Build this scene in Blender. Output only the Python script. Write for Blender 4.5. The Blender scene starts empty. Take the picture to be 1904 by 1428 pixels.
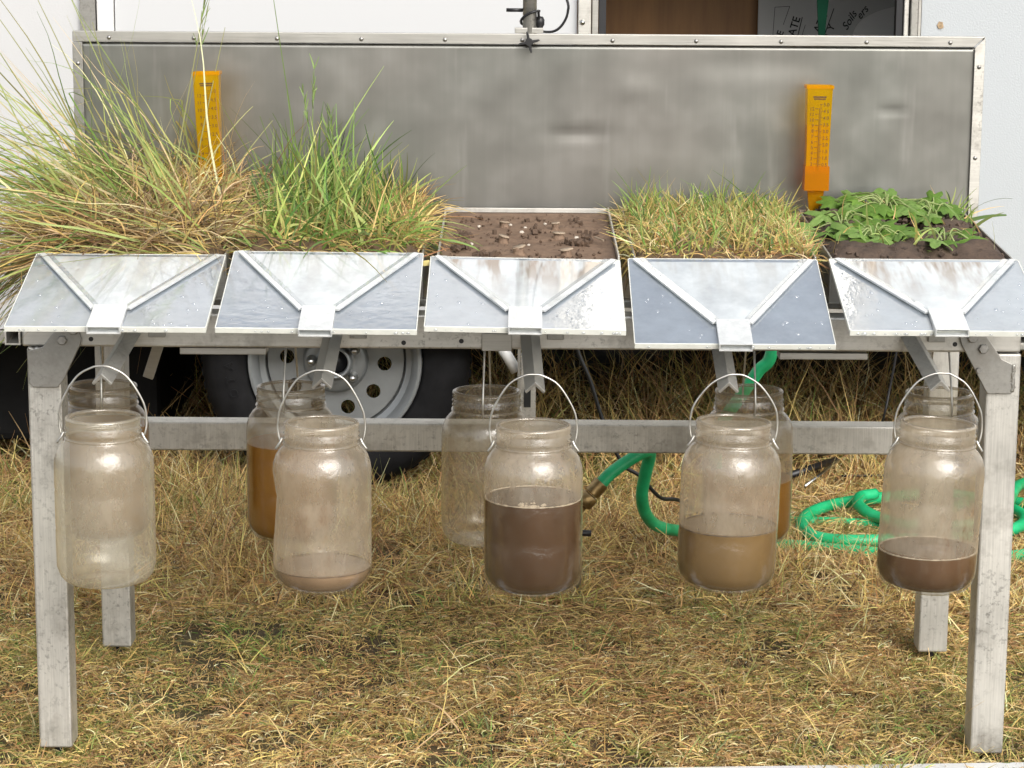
import bpy, bmesh, math, random
import numpy as np
from mathutils import Vector, Matrix, Euler

random.seed(7)
RNG = np.random.default_rng(11)
R = math.radians
SC = bpy.context.scene
COL = SC.collection

# ------------------------------------------------------------------ camera, sky, sun, exposure
cam_data = bpy.data.cameras.new('camera')
cam_data.sensor_fit = 'HORIZONTAL'
cam_data.sensor_width = 36.0
cam_data.lens = 36.0 * 4300 / 1904
cam_data.clip_start = 0.05
cam_data.clip_end = 500
cam = bpy.data.objects.new('camera', cam_data)
COL.objects.link(cam)
cam.matrix_world = (Matrix.Translation((0, -3.36, 1.21))
                    @ Matrix.Rotation(R(90 - 10.55), 4, 'X')
                    @ Matrix.Rotation(R(0.37), 4, 'Z'))
SC.camera = cam

SUN_DIR = Vector((0.45, -1.0, 0.80)).normalized()      # from the scene towards the sun, behind the camera
world = bpy.data.worlds.new('World')
SC.world = world
world.use_nodes = True
wn = world.node_tree
wn.nodes.clear()
w_out = wn.nodes.new('ShaderNodeOutputWorld')
w_bg = wn.nodes.new('ShaderNodeBackground')
w_sky = wn.nodes.new('ShaderNodeTexSky')
w_sky.sky_type = 'NISHITA'
w_sky.sun_disc = False
w_sky.sun_elevation = math.asin(SUN_DIR.z)
w_sky.sun_rotation = math.atan2(SUN_DIR.x, SUN_DIR.y)
w_sky.air_density = 1.0
w_sky.dust_density = 3.0
w_hsv = wn.nodes.new('ShaderNodeHueSaturation')
w_hsv.inputs['Saturation'].default_value = 0.30      # thin bright overcast
w_bg.inputs['Strength'].default_value = 0.15
wn.links.new(w_sky.outputs[0], w_hsv.inputs['Color'])
wn.links.new(w_hsv.outputs[0], w_bg.inputs[0])
wn.links.new(w_bg.outputs[0], w_out.inputs[0])

sun_data = bpy.data.lights.new('sun', 'SUN')
sun_data.energy = 1.5
sun_data.angle = R(48)
sun_data.color = (1.0, 0.955, 0.89)
sun = bpy.data.objects.new('sun', sun_data)
COL.objects.link(sun)
sun.rotation_euler = SUN_DIR.to_track_quat('Z', 'Y').to_euler()

SC.view_settings.view_transform = 'Standard'
SC.view_settings.look = 'None'
SC.view_settings.gamma = 1.0
SC.view_settings.exposure = 0.54
SC.view_settings.use_curve_mapping = False
SC.render.engine = 'CYCLES'
SC.cycles.max_bounces = 6
SC.cycles.diffuse_bounces = 2
SC.cycles.glossy_bounces = 3
SC.cycles.transparent_max_bounces = 20
SC.cycles.use_denoising = True
SC.cycles.use_adaptive_sampling = False
SC.cycles.caustics_reflective = False
SC.cycles.caustics_refractive = False


# ------------------------------------------------------------------ materials
def lin(r, g, b):
    f = lambda v: (v / 255 / 12.92) if v / 255 <= 0.04045 else ((v / 255 + 0.055) / 1.055) ** 2.4
    return (f(r), f(g), f(b), 1)


class NT:
    def __init__(self, name):
        self.m = bpy.data.materials.new(name)
        self.m.use_nodes = True
        self.t = self.m.node_tree
        self.t.nodes.clear()
        self.out = self.t.nodes.new('ShaderNodeOutputMaterial')
        self.tc = None

    def n(self, typ, **kw):
        nd = self.t.nodes.new(typ)
        for k, v in kw.items():
            if k.startswith('_'):
                setattr(nd, k[1:], v)
            else:
                nd.inputs[k.replace('_', ' ')].default_value = v
        return nd

    def l(self, a, b):
        self.t.links.new(a, b)

    def coord(self, scale=(1, 1, 1), which='Object', loc=(0, 0, 0)):
        if self.tc is None:
            self.tc = self.t.nodes.new('ShaderNodeTexCoord')
        mp = self.t.nodes.new('ShaderNodeMapping')
        mp.inputs['Scale'].default_value = scale
        mp.inputs['Location'].default_value = loc
        self.l(self.tc.outputs[which], mp.inputs['Vector'])
        return mp.outputs[0]

    def noise(self, scale=10, detail=4, rough=0.55, cs=(1, 1, 1), loc=(0, 0, 0)):
        nz = self.n('ShaderNodeTexNoise')
        nz.inputs['Scale'].default_value = scale
        nz.inputs['Detail'].default_value = detail
        nz.inputs['Roughness'].default_value = rough
        self.l(self.coord(cs, loc=loc), nz.inputs['Vector'])
        return nz.outputs['Fac']

    def ramp(self, fac, stops):
        rp = self.t.nodes.new('ShaderNodeValToRGB')
        el = rp.color_ramp.elements
        while len(el) > 1:
            el.remove(el[-1])
        el[0].position, el[0].color = stops[0]
        for p, c in stops[1:]:
            e = el.new(p)
            e.color = c
        self.l(fac, rp.inputs[0])
        return rp.outputs[0]

    def mixc(self, fac, a, b, mode='MIX'):
        mx = self.t.nodes.new('ShaderNodeMix')
        mx.data_type = 'RGBA'
        mx.blend_type = mode
        for s, v in ((0, fac), (6, a), (7, b)):
            if hasattr(v, 'links'):
                self.l(v, mx.inputs[s])
            else:
                mx.inputs[s].default_value = v
        return mx.outputs[2]

    def math(self, op, a, b=0.0, clamp=False):
        mt = self.t.nodes.new('ShaderNodeMath')
        mt.operation = op
        mt.use_clamp = clamp
        for i, v in enumerate((a, b)):
            if hasattr(v, 'links'):
                self.l(v, mt.inputs[i])
            else:
                mt.inputs[i].default_value = v
        return mt.outputs[0]

    def bump(self, h, strength=0.3, dist=0.002):
        b = self.t.nodes.new('ShaderNodeBump')
        b.inputs['Strength'].default_value = strength
        b.inputs['Distance'].default_value = dist
        self.l(h, b.inputs['Height'])
        return b.outputs[0]

    def pbr(self, color, rough=0.5, metal=0.0, normal=None, **kw):
        p = self.t.nodes.new('ShaderNodeBsdfPrincipled')
        for s, v in (('Base Color', color), ('Roughness', rough), ('Metallic', metal)):
            if hasattr(v, 'links'):
                self.l(v, p.inputs[s])
            else:
                p.inputs[s].default_value = v
        if normal is not None:
            self.l(normal, p.inputs['Normal'])
        for k, v in kw.items():
            p.inputs[k.replace('_', ' ')].default_value = v
        return p.outputs[0]

    def mixs(self, fac, a, b):
        mx = self.t.nodes.new('ShaderNodeMixShader')
        if hasattr(fac, 'links'):
            self.l(fac, mx.inputs[0])
        else:
            mx.inputs[0].default_value = fac
        self.l(a, mx.inputs[1])
        self.l(b, mx.inputs[2])
        return mx.outputs[0]

    def done(self, sh):
        self.l(sh, self.out.inputs['Surface'])
        return self.m


def g(v, k=1.0):
    return (v, v * (0.985 if k == 1 else k), v * (0.96 if k == 1 else k * k), 1)


def mat_aluminium(name, lo=0.46, hi=0.70, rough=0.42, brush=(1, 1, 30), speck=True, metal=0.8, warm=0.90):
    t = NT(name)
    a = t.noise(6, 5, 0.6)
    b = t.noise(14, 3, 0.6, cs=brush)
    f = t.math('ADD', t.math('MULTIPLY', a, 0.65), t.math('MULTIPLY', b, 0.35))
    c = t.ramp(f, [(0.3, (lo, lo * (0.75 + warm / 4), lo * warm, 1)), (0.7, (hi, hi * (0.75 + warm / 4), hi * warm, 1))])
    if speck:
        s = t.noise(130, 2, 0.7)
        s2 = t.noise(5, 2, 0.5, loc=(3, 1, 2))
        m = t.math('MULTIPLY', t.ramp(s, [(0.55, (0, 0, 0, 1)), (0.68, (1, 1, 1, 1))]),
                   t.ramp(s2, [(0.40, (0, 0, 0, 1)), (0.65, (1, 1, 1, 1))]))
        c = t.mixc(t.math('MULTIPLY', m, 0.55), c, (0.10, 0.095, 0.085, 1))
        s3 = t.noise(17, 4, 0.7, loc=(7, 3, 9))
        c = t.mixc(t.math('MULTIPLY', t.ramp(s3, [(0.52, (0, 0, 0, 1)), (0.70, (1, 1, 1, 1))]), 0.5), c, (0.24, 0.22, 0.19, 1))
    r = t.math('ADD', t.math('MULTIPLY', b, 0.25), rough - 0.1)
    return t.done(t.pbr(c, r, metal, t.bump(b, 0.12, 0.001)))


M = {}
M['alu'] = mat_aluminium('weathered_aluminium')
M['alu_leg'] = mat_aluminium('leg_aluminium', 0.40, 0.78, 0.5, (30, 30, 1), metal=0.75)
M['alu_bright'] = mat_aluminium('bright_aluminium_trim', 0.34, 0.52, 0.36, (1, 30, 30), speck=False)
M['alu_dark'] = mat_aluminium('dull_aluminium_plate', 0.26, 0.42, 0.48, (12, 1, 12), metal=0.8)
M['pan'] = mat_aluminium('tray_aluminium', 0.30, 0.5, 0.45)


def mat_board():
    t = NT('brushed_aluminium_sheet')
    big = t.noise(3.2, 4, 0.6, cs=(1, 1, 1.6))
    sm = t.noise(14, 2, 0.5)
    br = t.noise(110, 3, 0.7, cs=(1, 1, 0.02))
    tint = t.noise(2.2, 2, 0.5, loc=(5, 2, 7))
    f = t.math('ADD', t.math('MULTIPLY', big, 0.4), t.math('ADD', t.math('MULTIPLY', sm, 0.48), t.math('MULTIPLY', br, 0.12)))
    c = t.ramp(f, [(0.32, (0.188, 0.192, 0.176, 1)), (0.5, (0.232, 0.236, 0.216, 1)), (0.68, (0.305, 0.307, 0.284, 1))])
    c = t.mixc(t.math('MULTIPLY', t.ramp(tint, [(0.5, (0, 0, 0, 1)), (0.7, (1, 1, 1, 1))]), 0.28), c, (0.33, 0.285, 0.265, 1))
    drip = t.noise(22, 3, 0.6, cs=(1, 1, 0.12), loc=(1, 0, 4))
    c = t.mixc(t.math('MULTIPLY', t.ramp(drip, [(0.60, (0, 0, 0, 1)), (0.75, (1, 1, 1, 1))]), 0.25), c, (0.52, 0.51, 0.48, 1))
    r = t.math('ADD', t.math('MULTIPLY', sm, 0.16), 0.27)
    return t.done(t.pbr(c, r, 0.85, t.bump(br, 0.08, 0.0006)))


M['board'] = mat_board()


def mat_paint(name, base, dark, bump=0.35, scale=260, rough=0.45, dirt=0.25):
    t = NT(name)
    fine = t.noise(scale, 2, 0.6)
    patch = t.noise(2.5, 5, 0.65)
    sp = t.noise(46, 3, 0.7, loc=(2, 5, 1))
    c = t.mixc(t.math('MULTIPLY', t.ramp(patch, [(0.45, (0, 0, 0, 1)), (0.75, (1, 1, 1, 1))]), dirt), base, dark)
    c = t.mixc(t.math('MULTIPLY', t.ramp(sp, [(0.70, (0, 0, 0, 1)), (0.76, (1, 1, 1, 1))]), 0.35 * dirt), c, (0.12, 0.10, 0.09, 1))
    return t.done(t.pbr(c, rough, 0, t.bump(fine, bump, 0.0015)))


M['wall_tex'] = mat_paint('stippled_white_paint', (0.54, 0.545, 0.55, 1), (0.46, 0.46, 0.455, 1))
M['wall_blue'] = mat_paint('bluish_white_wall', (0.455, 0.485, 0.505, 1), (0.42, 0.445, 0.46, 1), 0.5)  # base toned bluer and darker than the other wall panels
M['wall_smooth'] = mat_paint('smooth_white_paint', (0.555, 0.565, 0.575, 1), (0.52, 0.525, 0.53, 1), 0.05, 60, 0.35, 0.12)
M['trim_white'] = mat_paint('white_trim', (0.74, 0.74, 0.72, 1), (0.6, 0.6, 0.58, 1), 0.1)
M['sill'] = mat_aluminium('trailer_sill', 0.28, 0.42, 0.5, (1, 30, 30))


def simple(name, col, rough=0.5, metal=0.0, var=0.15, scale=30, bump=0.0, **kw):
    t = NT(name)
    nz = t.noise(scale, 4, 0.6)
    lo = tuple(v * (1 - var) for v in col[:3]) + (1,)
    hi = tuple(min(1, v * (1 + var)) for v in col[:3]) + (1,)
    c = t.ramp(nz, [(0.3, lo), (0.7, hi)])
    return t.done(t.pbr(c, rough, metal, t.bump(nz, bump, 0.002) if bump else None, **kw))


M['rubber'] = simple('tyre_rubber', (0.010, 0.010, 0.011), 0.7, 0, 0.4, 25, 0.3, Specular_IOR_Level=0.22)
M['rim'] = simple('silver_wheel_paint', (0.27, 0.285, 0.29), 0.40, 0.35, 0.15, 8)
M['chrome'] = simple('zinc_plated_steel', (0.6, 0.6, 0.58), 0.28, 1.0, 0.2, 60)
M['wire'] = simple('galvanised_wire', (0.55, 0.54, 0.50), 0.35, 0.9, 0.25, 50)
M['black'] = simple('black_plastic', (0.012, 0.012, 0.013), 0.4, 0, 0.3)
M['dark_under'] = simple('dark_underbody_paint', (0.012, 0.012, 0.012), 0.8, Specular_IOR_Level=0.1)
M['seal'] = simple('black_door_seal', (0.015, 0.015, 0.017), 0.6)
M['steel'] = simple('bolt_steel', (0.36, 0.35, 0.33), 0.42, 0.9, 0.25, 90)
M['rust'] = simple('rust_stain', (0.35, 0.25, 0.15), 0.8, 0, 0.4, 200)
M['brass'] = simple('tarnished_brass', (0.34, 0.24, 0.11), 0.36, 0.9, 0.35, 60)
M['print'] = simple('dark_printed_ink', (0.09, 0.045, 0.006), 0.6)
M['ink'] = simple('black_poster_ink', (0.012, 0.012, 0.012), 0.7)
M['poster'] = simple('poster_card', (0.55, 0.55, 0.53), 0.7, 0, 0.05, 6)
M['poster_pale'] = simple('pale_poster_disc', (0.78, 0.77, 0.74), 0.7, 0, 0.05, 6)
M['green_strap'] = simple('dark_green_strap', (0.002, 0.032, 0.016), 0.7, Specular_IOR_Level=0.1)
M['foam'] = simple('foam_bubbles', (0.62, 0.53, 0.42), 0.4, 0, 0.25, 300)


def mat_wood():
    t = NT('brown_plywood')
    a = t.noise(5, 5, 0.6, cs=(6, 6, 0.5))
    c = t.ramp(a, [(0.3, (0.22, 0.10, 0.025, 1)), (0.7, (0.36, 0.17, 0.045, 1))])
    return t.done(t.pbr(c, 0.5))


M['wood'] = mat_wood()


def mat_hose():
    t = NT('green_garden_hose')
    nz = t.noise(18, 4, 0.6)
    c = t.ramp(nz, [(0.3, (0.006, 0.30, 0.10, 1)), (0.7, (0.02, 0.52, 0.21, 1))])
    return t.done(t.pbr(c, 0.38))


M['hose'] = mat_hose()


def thin_clear(name, tint, haze, haze_lo, haze_hi, cs, scale, gloss=0.06, edge=0.75, spec=0.045, bump=0.0, wet=None, stain=0.0, seed=0.0, through=0.5):
    """Thin clear plastic: straight-through light, a hazy film, a glossy skin."""
    t = NT(name)
    tr = t.n('ShaderNodeBsdfTransparent')
    tr.inputs['Color'].default_value = tint
    df = t.n('ShaderNodeBsdfDiffuse')
    df.inputs['Color'].default_value = haze
    tl = t.n('ShaderNodeBsdfTranslucent')
    tl.inputs['Color'].default_value = haze
    gl = t.n('ShaderNodeBsdfGlossy')
    gl.inputs['Color'].default_value = (1, 1, 1, 1)
    gl.inputs['Roughness'].default_value = gloss
    a = t.noise(scale, 5, 0.65, cs=cs, loc=(seed * 3.7, seed * 1.3, seed))
    b = t.noise(scale * 0.3, 3, 0.6, loc=(4 + seed * 2.1, 2, 1 + seed))
    f = t.math('ADD', t.math('MULTIPLY', a, 0.6), t.math('MULTIPLY', b, 0.4))
    mr = t.n('ShaderNodeMapRange')
    t.l(f, mr.inputs['Value'])
    mr.inputs['From Min'].default_value = 0.32
    mr.inputs['From Max'].default_value = 0.68
    mr.inputs['To Min'].default_value = haze_lo
    mr.inputs['To Max'].default_value = haze_hi
    lw = t.n('ShaderNodeLayerWeight')
    lw.inputs['Blend'].default_value = 0.5
    fc = t.math('POWER', lw.outputs['Facing'], 4.0)
    hz = t.math('ADD', mr.outputs[0], t.math('MULTIPLY', fc, 0.35), True)
    if wet is not None:
        sx = t.n('ShaderNodeSeparateXYZ')
        t.l(t.coord(), sx.inputs[0])
        wm = t.n('ShaderNodeMapRange')
        t.l(sx.outputs['Z'], wm.inputs['Value'])
        wm.inputs['From Min'].default_value = wet
        wm.inputs['From Max'].default_value = wet + 0.004
        wm.inputs['To Min'].default_value = 0.16
        hz = t.math('MULTIPLY', hz, wm.outputs[0])
    if stain:
        sn = t.noise(42, 5, 0.7, cs=(1, 1, 0.5), loc=(stain * 9, 1, 3))
        sb_ = t.noise(9, 2, 0.5, loc=(stain * 5, 7, 2))
        sm_ = t.math('MULTIPLY', t.ramp(sn, [(0.50, (0, 0, 0, 1)), (0.66, (1, 1, 1, 1))]), t.ramp(sb_, [(0.42, (0, 0, 0, 1)), (0.62, (1, 1, 1, 1))]))
        hc = t.mixc(t.math('MULTIPLY', sm_, 0.8), haze, (0.30, 0.17, 0.09, 1))
        t.l(hc, df.inputs['Color'])
        t.l(hc, tl.inputs['Color'])
        hz = t.math('ADD', hz, t.math('MULTIPLY', sm_, 0.22), True)
    film = t.mixs(through, df.outputs[0], tl.outputs[0])
    s = t.mixs(hz, tr.outputs[0], film)
    sp = t.math('ADD', t.math('MULTIPLY', fc, edge), spec, True)
    if bump:
        bn = t.bump(t.noise(55, 3, 0.6), bump, 0.002)
        t.l(bn, gl.inputs['Normal'])
    return t.done(t.mixs(sp, s, gl.outputs[0]))


JAR_TINT = (0.90, 0.885, 0.84, 1)


JAR_SEED = [0]


def jar_material(kind, wet=None, stain=0.0):
    JAR_SEED[0] += 1
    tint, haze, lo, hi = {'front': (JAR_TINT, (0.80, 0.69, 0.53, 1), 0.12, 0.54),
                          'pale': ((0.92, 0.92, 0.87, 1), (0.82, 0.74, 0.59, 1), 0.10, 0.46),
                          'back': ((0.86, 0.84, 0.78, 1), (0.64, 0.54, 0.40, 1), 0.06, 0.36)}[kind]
    return thin_clear('hazy_%s_jar' % kind, tint, haze, lo, hi, (1, 1, 0.45), 26, 0.20, 0.6, 0.085, bump=0.6, wet=wet, stain=stain, seed=float(JAR_SEED[0]))


M['bead'] = thin_clear('clear_neck_thread', (0.92, 0.9, 0.86, 1), (0.66, 0.59, 0.48, 1), 0.15, 0.35, (1, 1, 1), 30, 0.08, 0.7, 0.08)
M['acrylic'] = thin_clear('wet_clear_acrylic', (0.80, 0.84, 0.88, 1), (0.66, 0.75, 0.86, 1), 0.36, 0.78, (1, 1, 1), 16, 0.035, 0.8, 0.33, bump=0.2)  # blue haze colour stands in for sky reflected in the sheet
M['acrylic_edge'] = thin_clear('frosted_acrylic_edge', (0.9, 0.93, 0.9, 1), (0.92, 0.93, 0.86, 1), 0.80, 0.97, (1, 1, 1), 60, 0.2, 0.4, 0.05, through=0.15)
M['acrylic_strip'] = thin_clear('clear_acrylic_strip', (0.9, 0.93, 0.93, 1), (0.94, 0.96, 0.95, 1), 0.50, 0.88, (1, 1, 1), 50, 0.10, 0.6, 0.22, through=0.15)
M['acrylic_clear'] = thin_clear('clear_acrylic_flange', (0.93, 0.95, 0.96, 1), (0.80, 0.83, 0.86, 1), 0.16, 0.40, (1, 1, 1), 40, 0.06, 0.7, 0.16)
M['droplet'] = thin_clear('water_droplet', (0.95, 0.97, 1, 1), (0.85, 0.88, 0.9, 1), 0.05, 0.2, (1, 1, 1), 50, 0.02, 0.8, 0.12)
M['amber'] = None


def mat_amber(name, tint, haze, fac):
    t = NT(name)
    tr = t.n('ShaderNodeBsdfTransparent')
    tr.inputs['Color'].default_value = tint
    df = t.n('ShaderNodeBsdfDiffuse')
    df.inputs['Color'].default_value = haze
    tl = t.n('ShaderNodeBsdfTranslucent')
    tl.inputs['Color'].default_value = haze
    gl = t.n('ShaderNodeBsdfGlossy')
    gl.inputs['Roughness'].default_value = 0.08
    film = t.mixs(0.5, df.outputs[0], tl.outputs[0])
    s = t.mixs(fac, tr.outputs[0], film)
    lw = t.n('ShaderNodeLayerWeight')
    sp = t.math('ADD', t.math('MULTIPLY', t.math('POWER', lw.outputs['Facing'], 4.0), 0.6), 0.035, True)
    return t.done(t.mixs(sp, s, gl.outputs[0]))


M['amber'] = mat_amber('clear_amber_plastic', (1.0, 0.79, 0.10, 1), (1.0, 0.655, 0.009, 1), 0.36)
M['amber_deep'] = mat_amber('deep_amber_bracket', (1.0, 0.72, 0.10, 1), (0.92, 0.50, 0.010, 1), 0.34)


def mat_trough(name, dirt):
    """frosted white trough floor with mud runs and grey streaks, part painted grass reflection"""
    t = NT(name)
    a = t.noise(12, 5, 0.65)
    c = t.ramp(a, [(0.3, (0.42, 0.45, 0.47, 1)), (0.64, (0.66, 0.70, 0.71, 1))])
    run = t.noise(34, 3, 0.6, cs=(1, 0.16, 0.16), loc=(dirt * 7, 2, 0))
    back = t.coord((1, 1, 1))
    sx = t.n('ShaderNodeSeparateXYZ')
    t.l(back, sx.inputs[0])
    top = t.n('ShaderNodeMapRange')
    t.l(sx.outputs['Y'], top.inputs['Value'])
    top.inputs['From Min'].default_value = -0.16
    top.inputs['From Max'].default_value = 0.0
    top.inputs['To Min'].default_value = 0.0
    top.inputs['To Max'].default_value = 1.0
    md = t.math('MULTIPLY', t.ramp(run, [(0.46, (0, 0, 0, 1)), (0.60, (1, 1, 1, 1))]),
                t.math('MULTIPLY', t.math('POWER', top.outputs[0], 1.1), 0.25 + dirt), True)
    c = t.mixc(md, c, (0.25, 0.185, 0.13, 1) if dirt > 0.5 else (0.40, 0.38, 0.34, 1))  # grey streaks on cleaner sheets: part dirt, part painted grass reflection
    g2 = t.noise(60, 3, 0.6)
    sh = t.pbr(c, 0.10, 0, t.bump(g2, 0.12, 0.001), Coat_Weight=1.0, Coat_IOR=2.1, Coat_Roughness=0.04)
    return t.done(sh)


def mat_liquid(name, col, var=0.3):
    t = NT(name)
    nz = t.noise(7, 4, 0.6, cs=(1, 1, 0.5))
    lo = tuple(v * (1 - var) for v in col) + (1,)
    hi = tuple(min(1, v * (1 + var)) for v in col) + (1,)
    c = t.ramp(nz, [(0.3, lo), (0.7, hi)])
    gz = t.n('ShaderNodeSeparateXYZ')
    t.l(t.coord(which='Generated'), gz.inputs[0])
    mr = t.n('ShaderNodeMapRange')
    t.l(t.math('ADD', gz.outputs['Z'], t.math('MULTIPLY', nz, 0.5)), mr.inputs['Value'])
    mr.inputs['From Min'].default_value = 0.2
    mr.inputs['From Max'].default_value = 1.2
    c = t.mixc(mr.outputs[0], tuple(v * 0.72 for v in col) + (1,), c)
    p = t.pbr(c, 0.12)
    tl = t.n('ShaderNodeBsdfTranslucent')
    t.l(c, tl.inputs['Color'])
    return t.done(t.mixs(0.35, p, tl.outputs[0]))


M['mud'] = mat_liquid('muddy_runoff', (0.118, 0.058, 0.025))
M['mud_pale'] = mat_liquid('pale_muddy_runoff', (0.31, 0.195, 0.075))
M['mud_thin'] = mat_liquid('thin_muddy_runoff', (0.38, 0.265, 0.17))
M['mud_mid'] = mat_liquid('brown_runoff', (0.165, 0.082, 0.036))
M['amber_water'] = mat_liquid('amber_seepage', (0.47, 0.215, 0.018), 0.14)


def mat_soil(name, lo, hi, rough=0.85, bump=0.8):
    t = NT(name)
    a = t.noise(38, 8, 0.7)
    b = t.noise(180, 3, 0.6)
    f = t.math('ADD', t.math('MULTIPLY', a, 0.7), t.math('MULTIPLY', b, 0.3))
    c = t.ramp(f, [(0.32, lo), (0.68, hi)])
    return t.done(t.pbr(c, rough, 0, t.bump(f, bump, 0.004)))


M['soil_bare'] = mat_soil('wet_bare_soil', (0.125, 0.078, 0.049, 1), (0.25, 0.165, 0.108, 1), 0.75)
M['soil_dark'] = mat_soil('dark_crumbly_soil', (0.035, 0.024, 0.018, 1), (0.12, 0.08, 0.055, 1))
M['soil_mid'] = mat_soil('damp_soil_crumbs', (0.05, 0.032, 0.022, 1), (0.15, 0.095, 0.06, 1))
M['sod'] = mat_soil('brown_sod', (0.05, 0.032, 0.018, 1), (0.17, 0.11, 0.055, 1))
M['chip'] = simple('pale_wood_chip', (0.36, 0.28, 0.20), 0.7, 0, 0.35, 90)
M['pebble'] = simple('small_pale_stone', (0.5, 0.45, 0.38), 0.7, 0, 0.3, 60)


def mat_blade(name, transl=0.3, rough=0.55):
    t = NT(name)
    at = t.n('ShaderNodeAttribute')
    at.attribute_name = 'Col'
    p = t.pbr(at.outputs['Color'], rough, 0, None)
    tl = t.n('ShaderNodeBsdfTranslucent')
    t.l(at.outputs['Color'], tl.inputs['Color'])
    return t.done(t.mixs(transl, p, tl.outputs[0]))


M['blade'] = mat_blade('grass_blade')
M['straw'] = mat_blade('dry_straw', 0.2, 0.6)


def mat_leaf(name, lo, hi):
    t = NT(name)
    nz = t.noise(45, 4, 0.6)
    oi = t.n('ShaderNodeObjectInfo')
    c = t.ramp(nz, [(0.3, lo), (0.7, hi)])
    c = t.mixc(t.math('MULTIPLY', oi.outputs['Random'], 0.65), c, (0.10, 0.19, 0.035, 1))
    p = t.pbr(c, 0.6, 0, t.bump(nz, 0.4, 0.003), Specular_IOR_Level=0.3)
    tl = t.n('ShaderNodeBsdfTranslucent')
    t.l(c, tl.inputs['Color'])
    return t.done(t.mixs(0.25, p, tl.outputs[0]))


M['leaf'] = mat_leaf('weed_leaf', (0.085, 0.18, 0.020, 1), (0.20, 0.34, 0.055, 1))
M['leaf_pale'] = mat_leaf('pale_weed_leaf', (0.15, 0.27, 0.06, 1), (0.29, 0.42, 0.12, 1))
M['stem'] = simple('pale_green_stem', (0.24, 0.30, 0.10), 0.5)
M['leaf_yellow'] = simple('yellowed_leaf', (0.62, 0.52, 0.20), 0.5, 0, 0.15, 20)


def mat_ground():
    t = NT('dry_field_soil')
    big = t.noise(1.3, 4, 0.6)
    mid = t.noise(9, 5, 0.65)
    fine = t.noise(120, 4, 0.7)
    f = t.math('ADD', t.math('MULTIPLY', mid, 0.5), t.math('MULTIPLY', fine, 0.5))
    c = t.ramp(f, [(0.35, (0.035, 0.022, 0.011, 1)), (0.55, (0.085, 0.055, 0.024, 1)), (0.75, (0.20, 0.135, 0.055, 1))])
    c = t.mixc(t.math('MULTIPLY', t.ramp(big, [(0.45, (0, 0, 0, 1)), (0.65, (1, 1, 1, 1))]), 0.4), c, (0.12, 0.13, 0.04, 1))
    return t.done(t.pbr(c, 0.9, 0, t.bump(f, 0.8, 0.012)))


M['ground'] = mat_ground()


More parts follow.
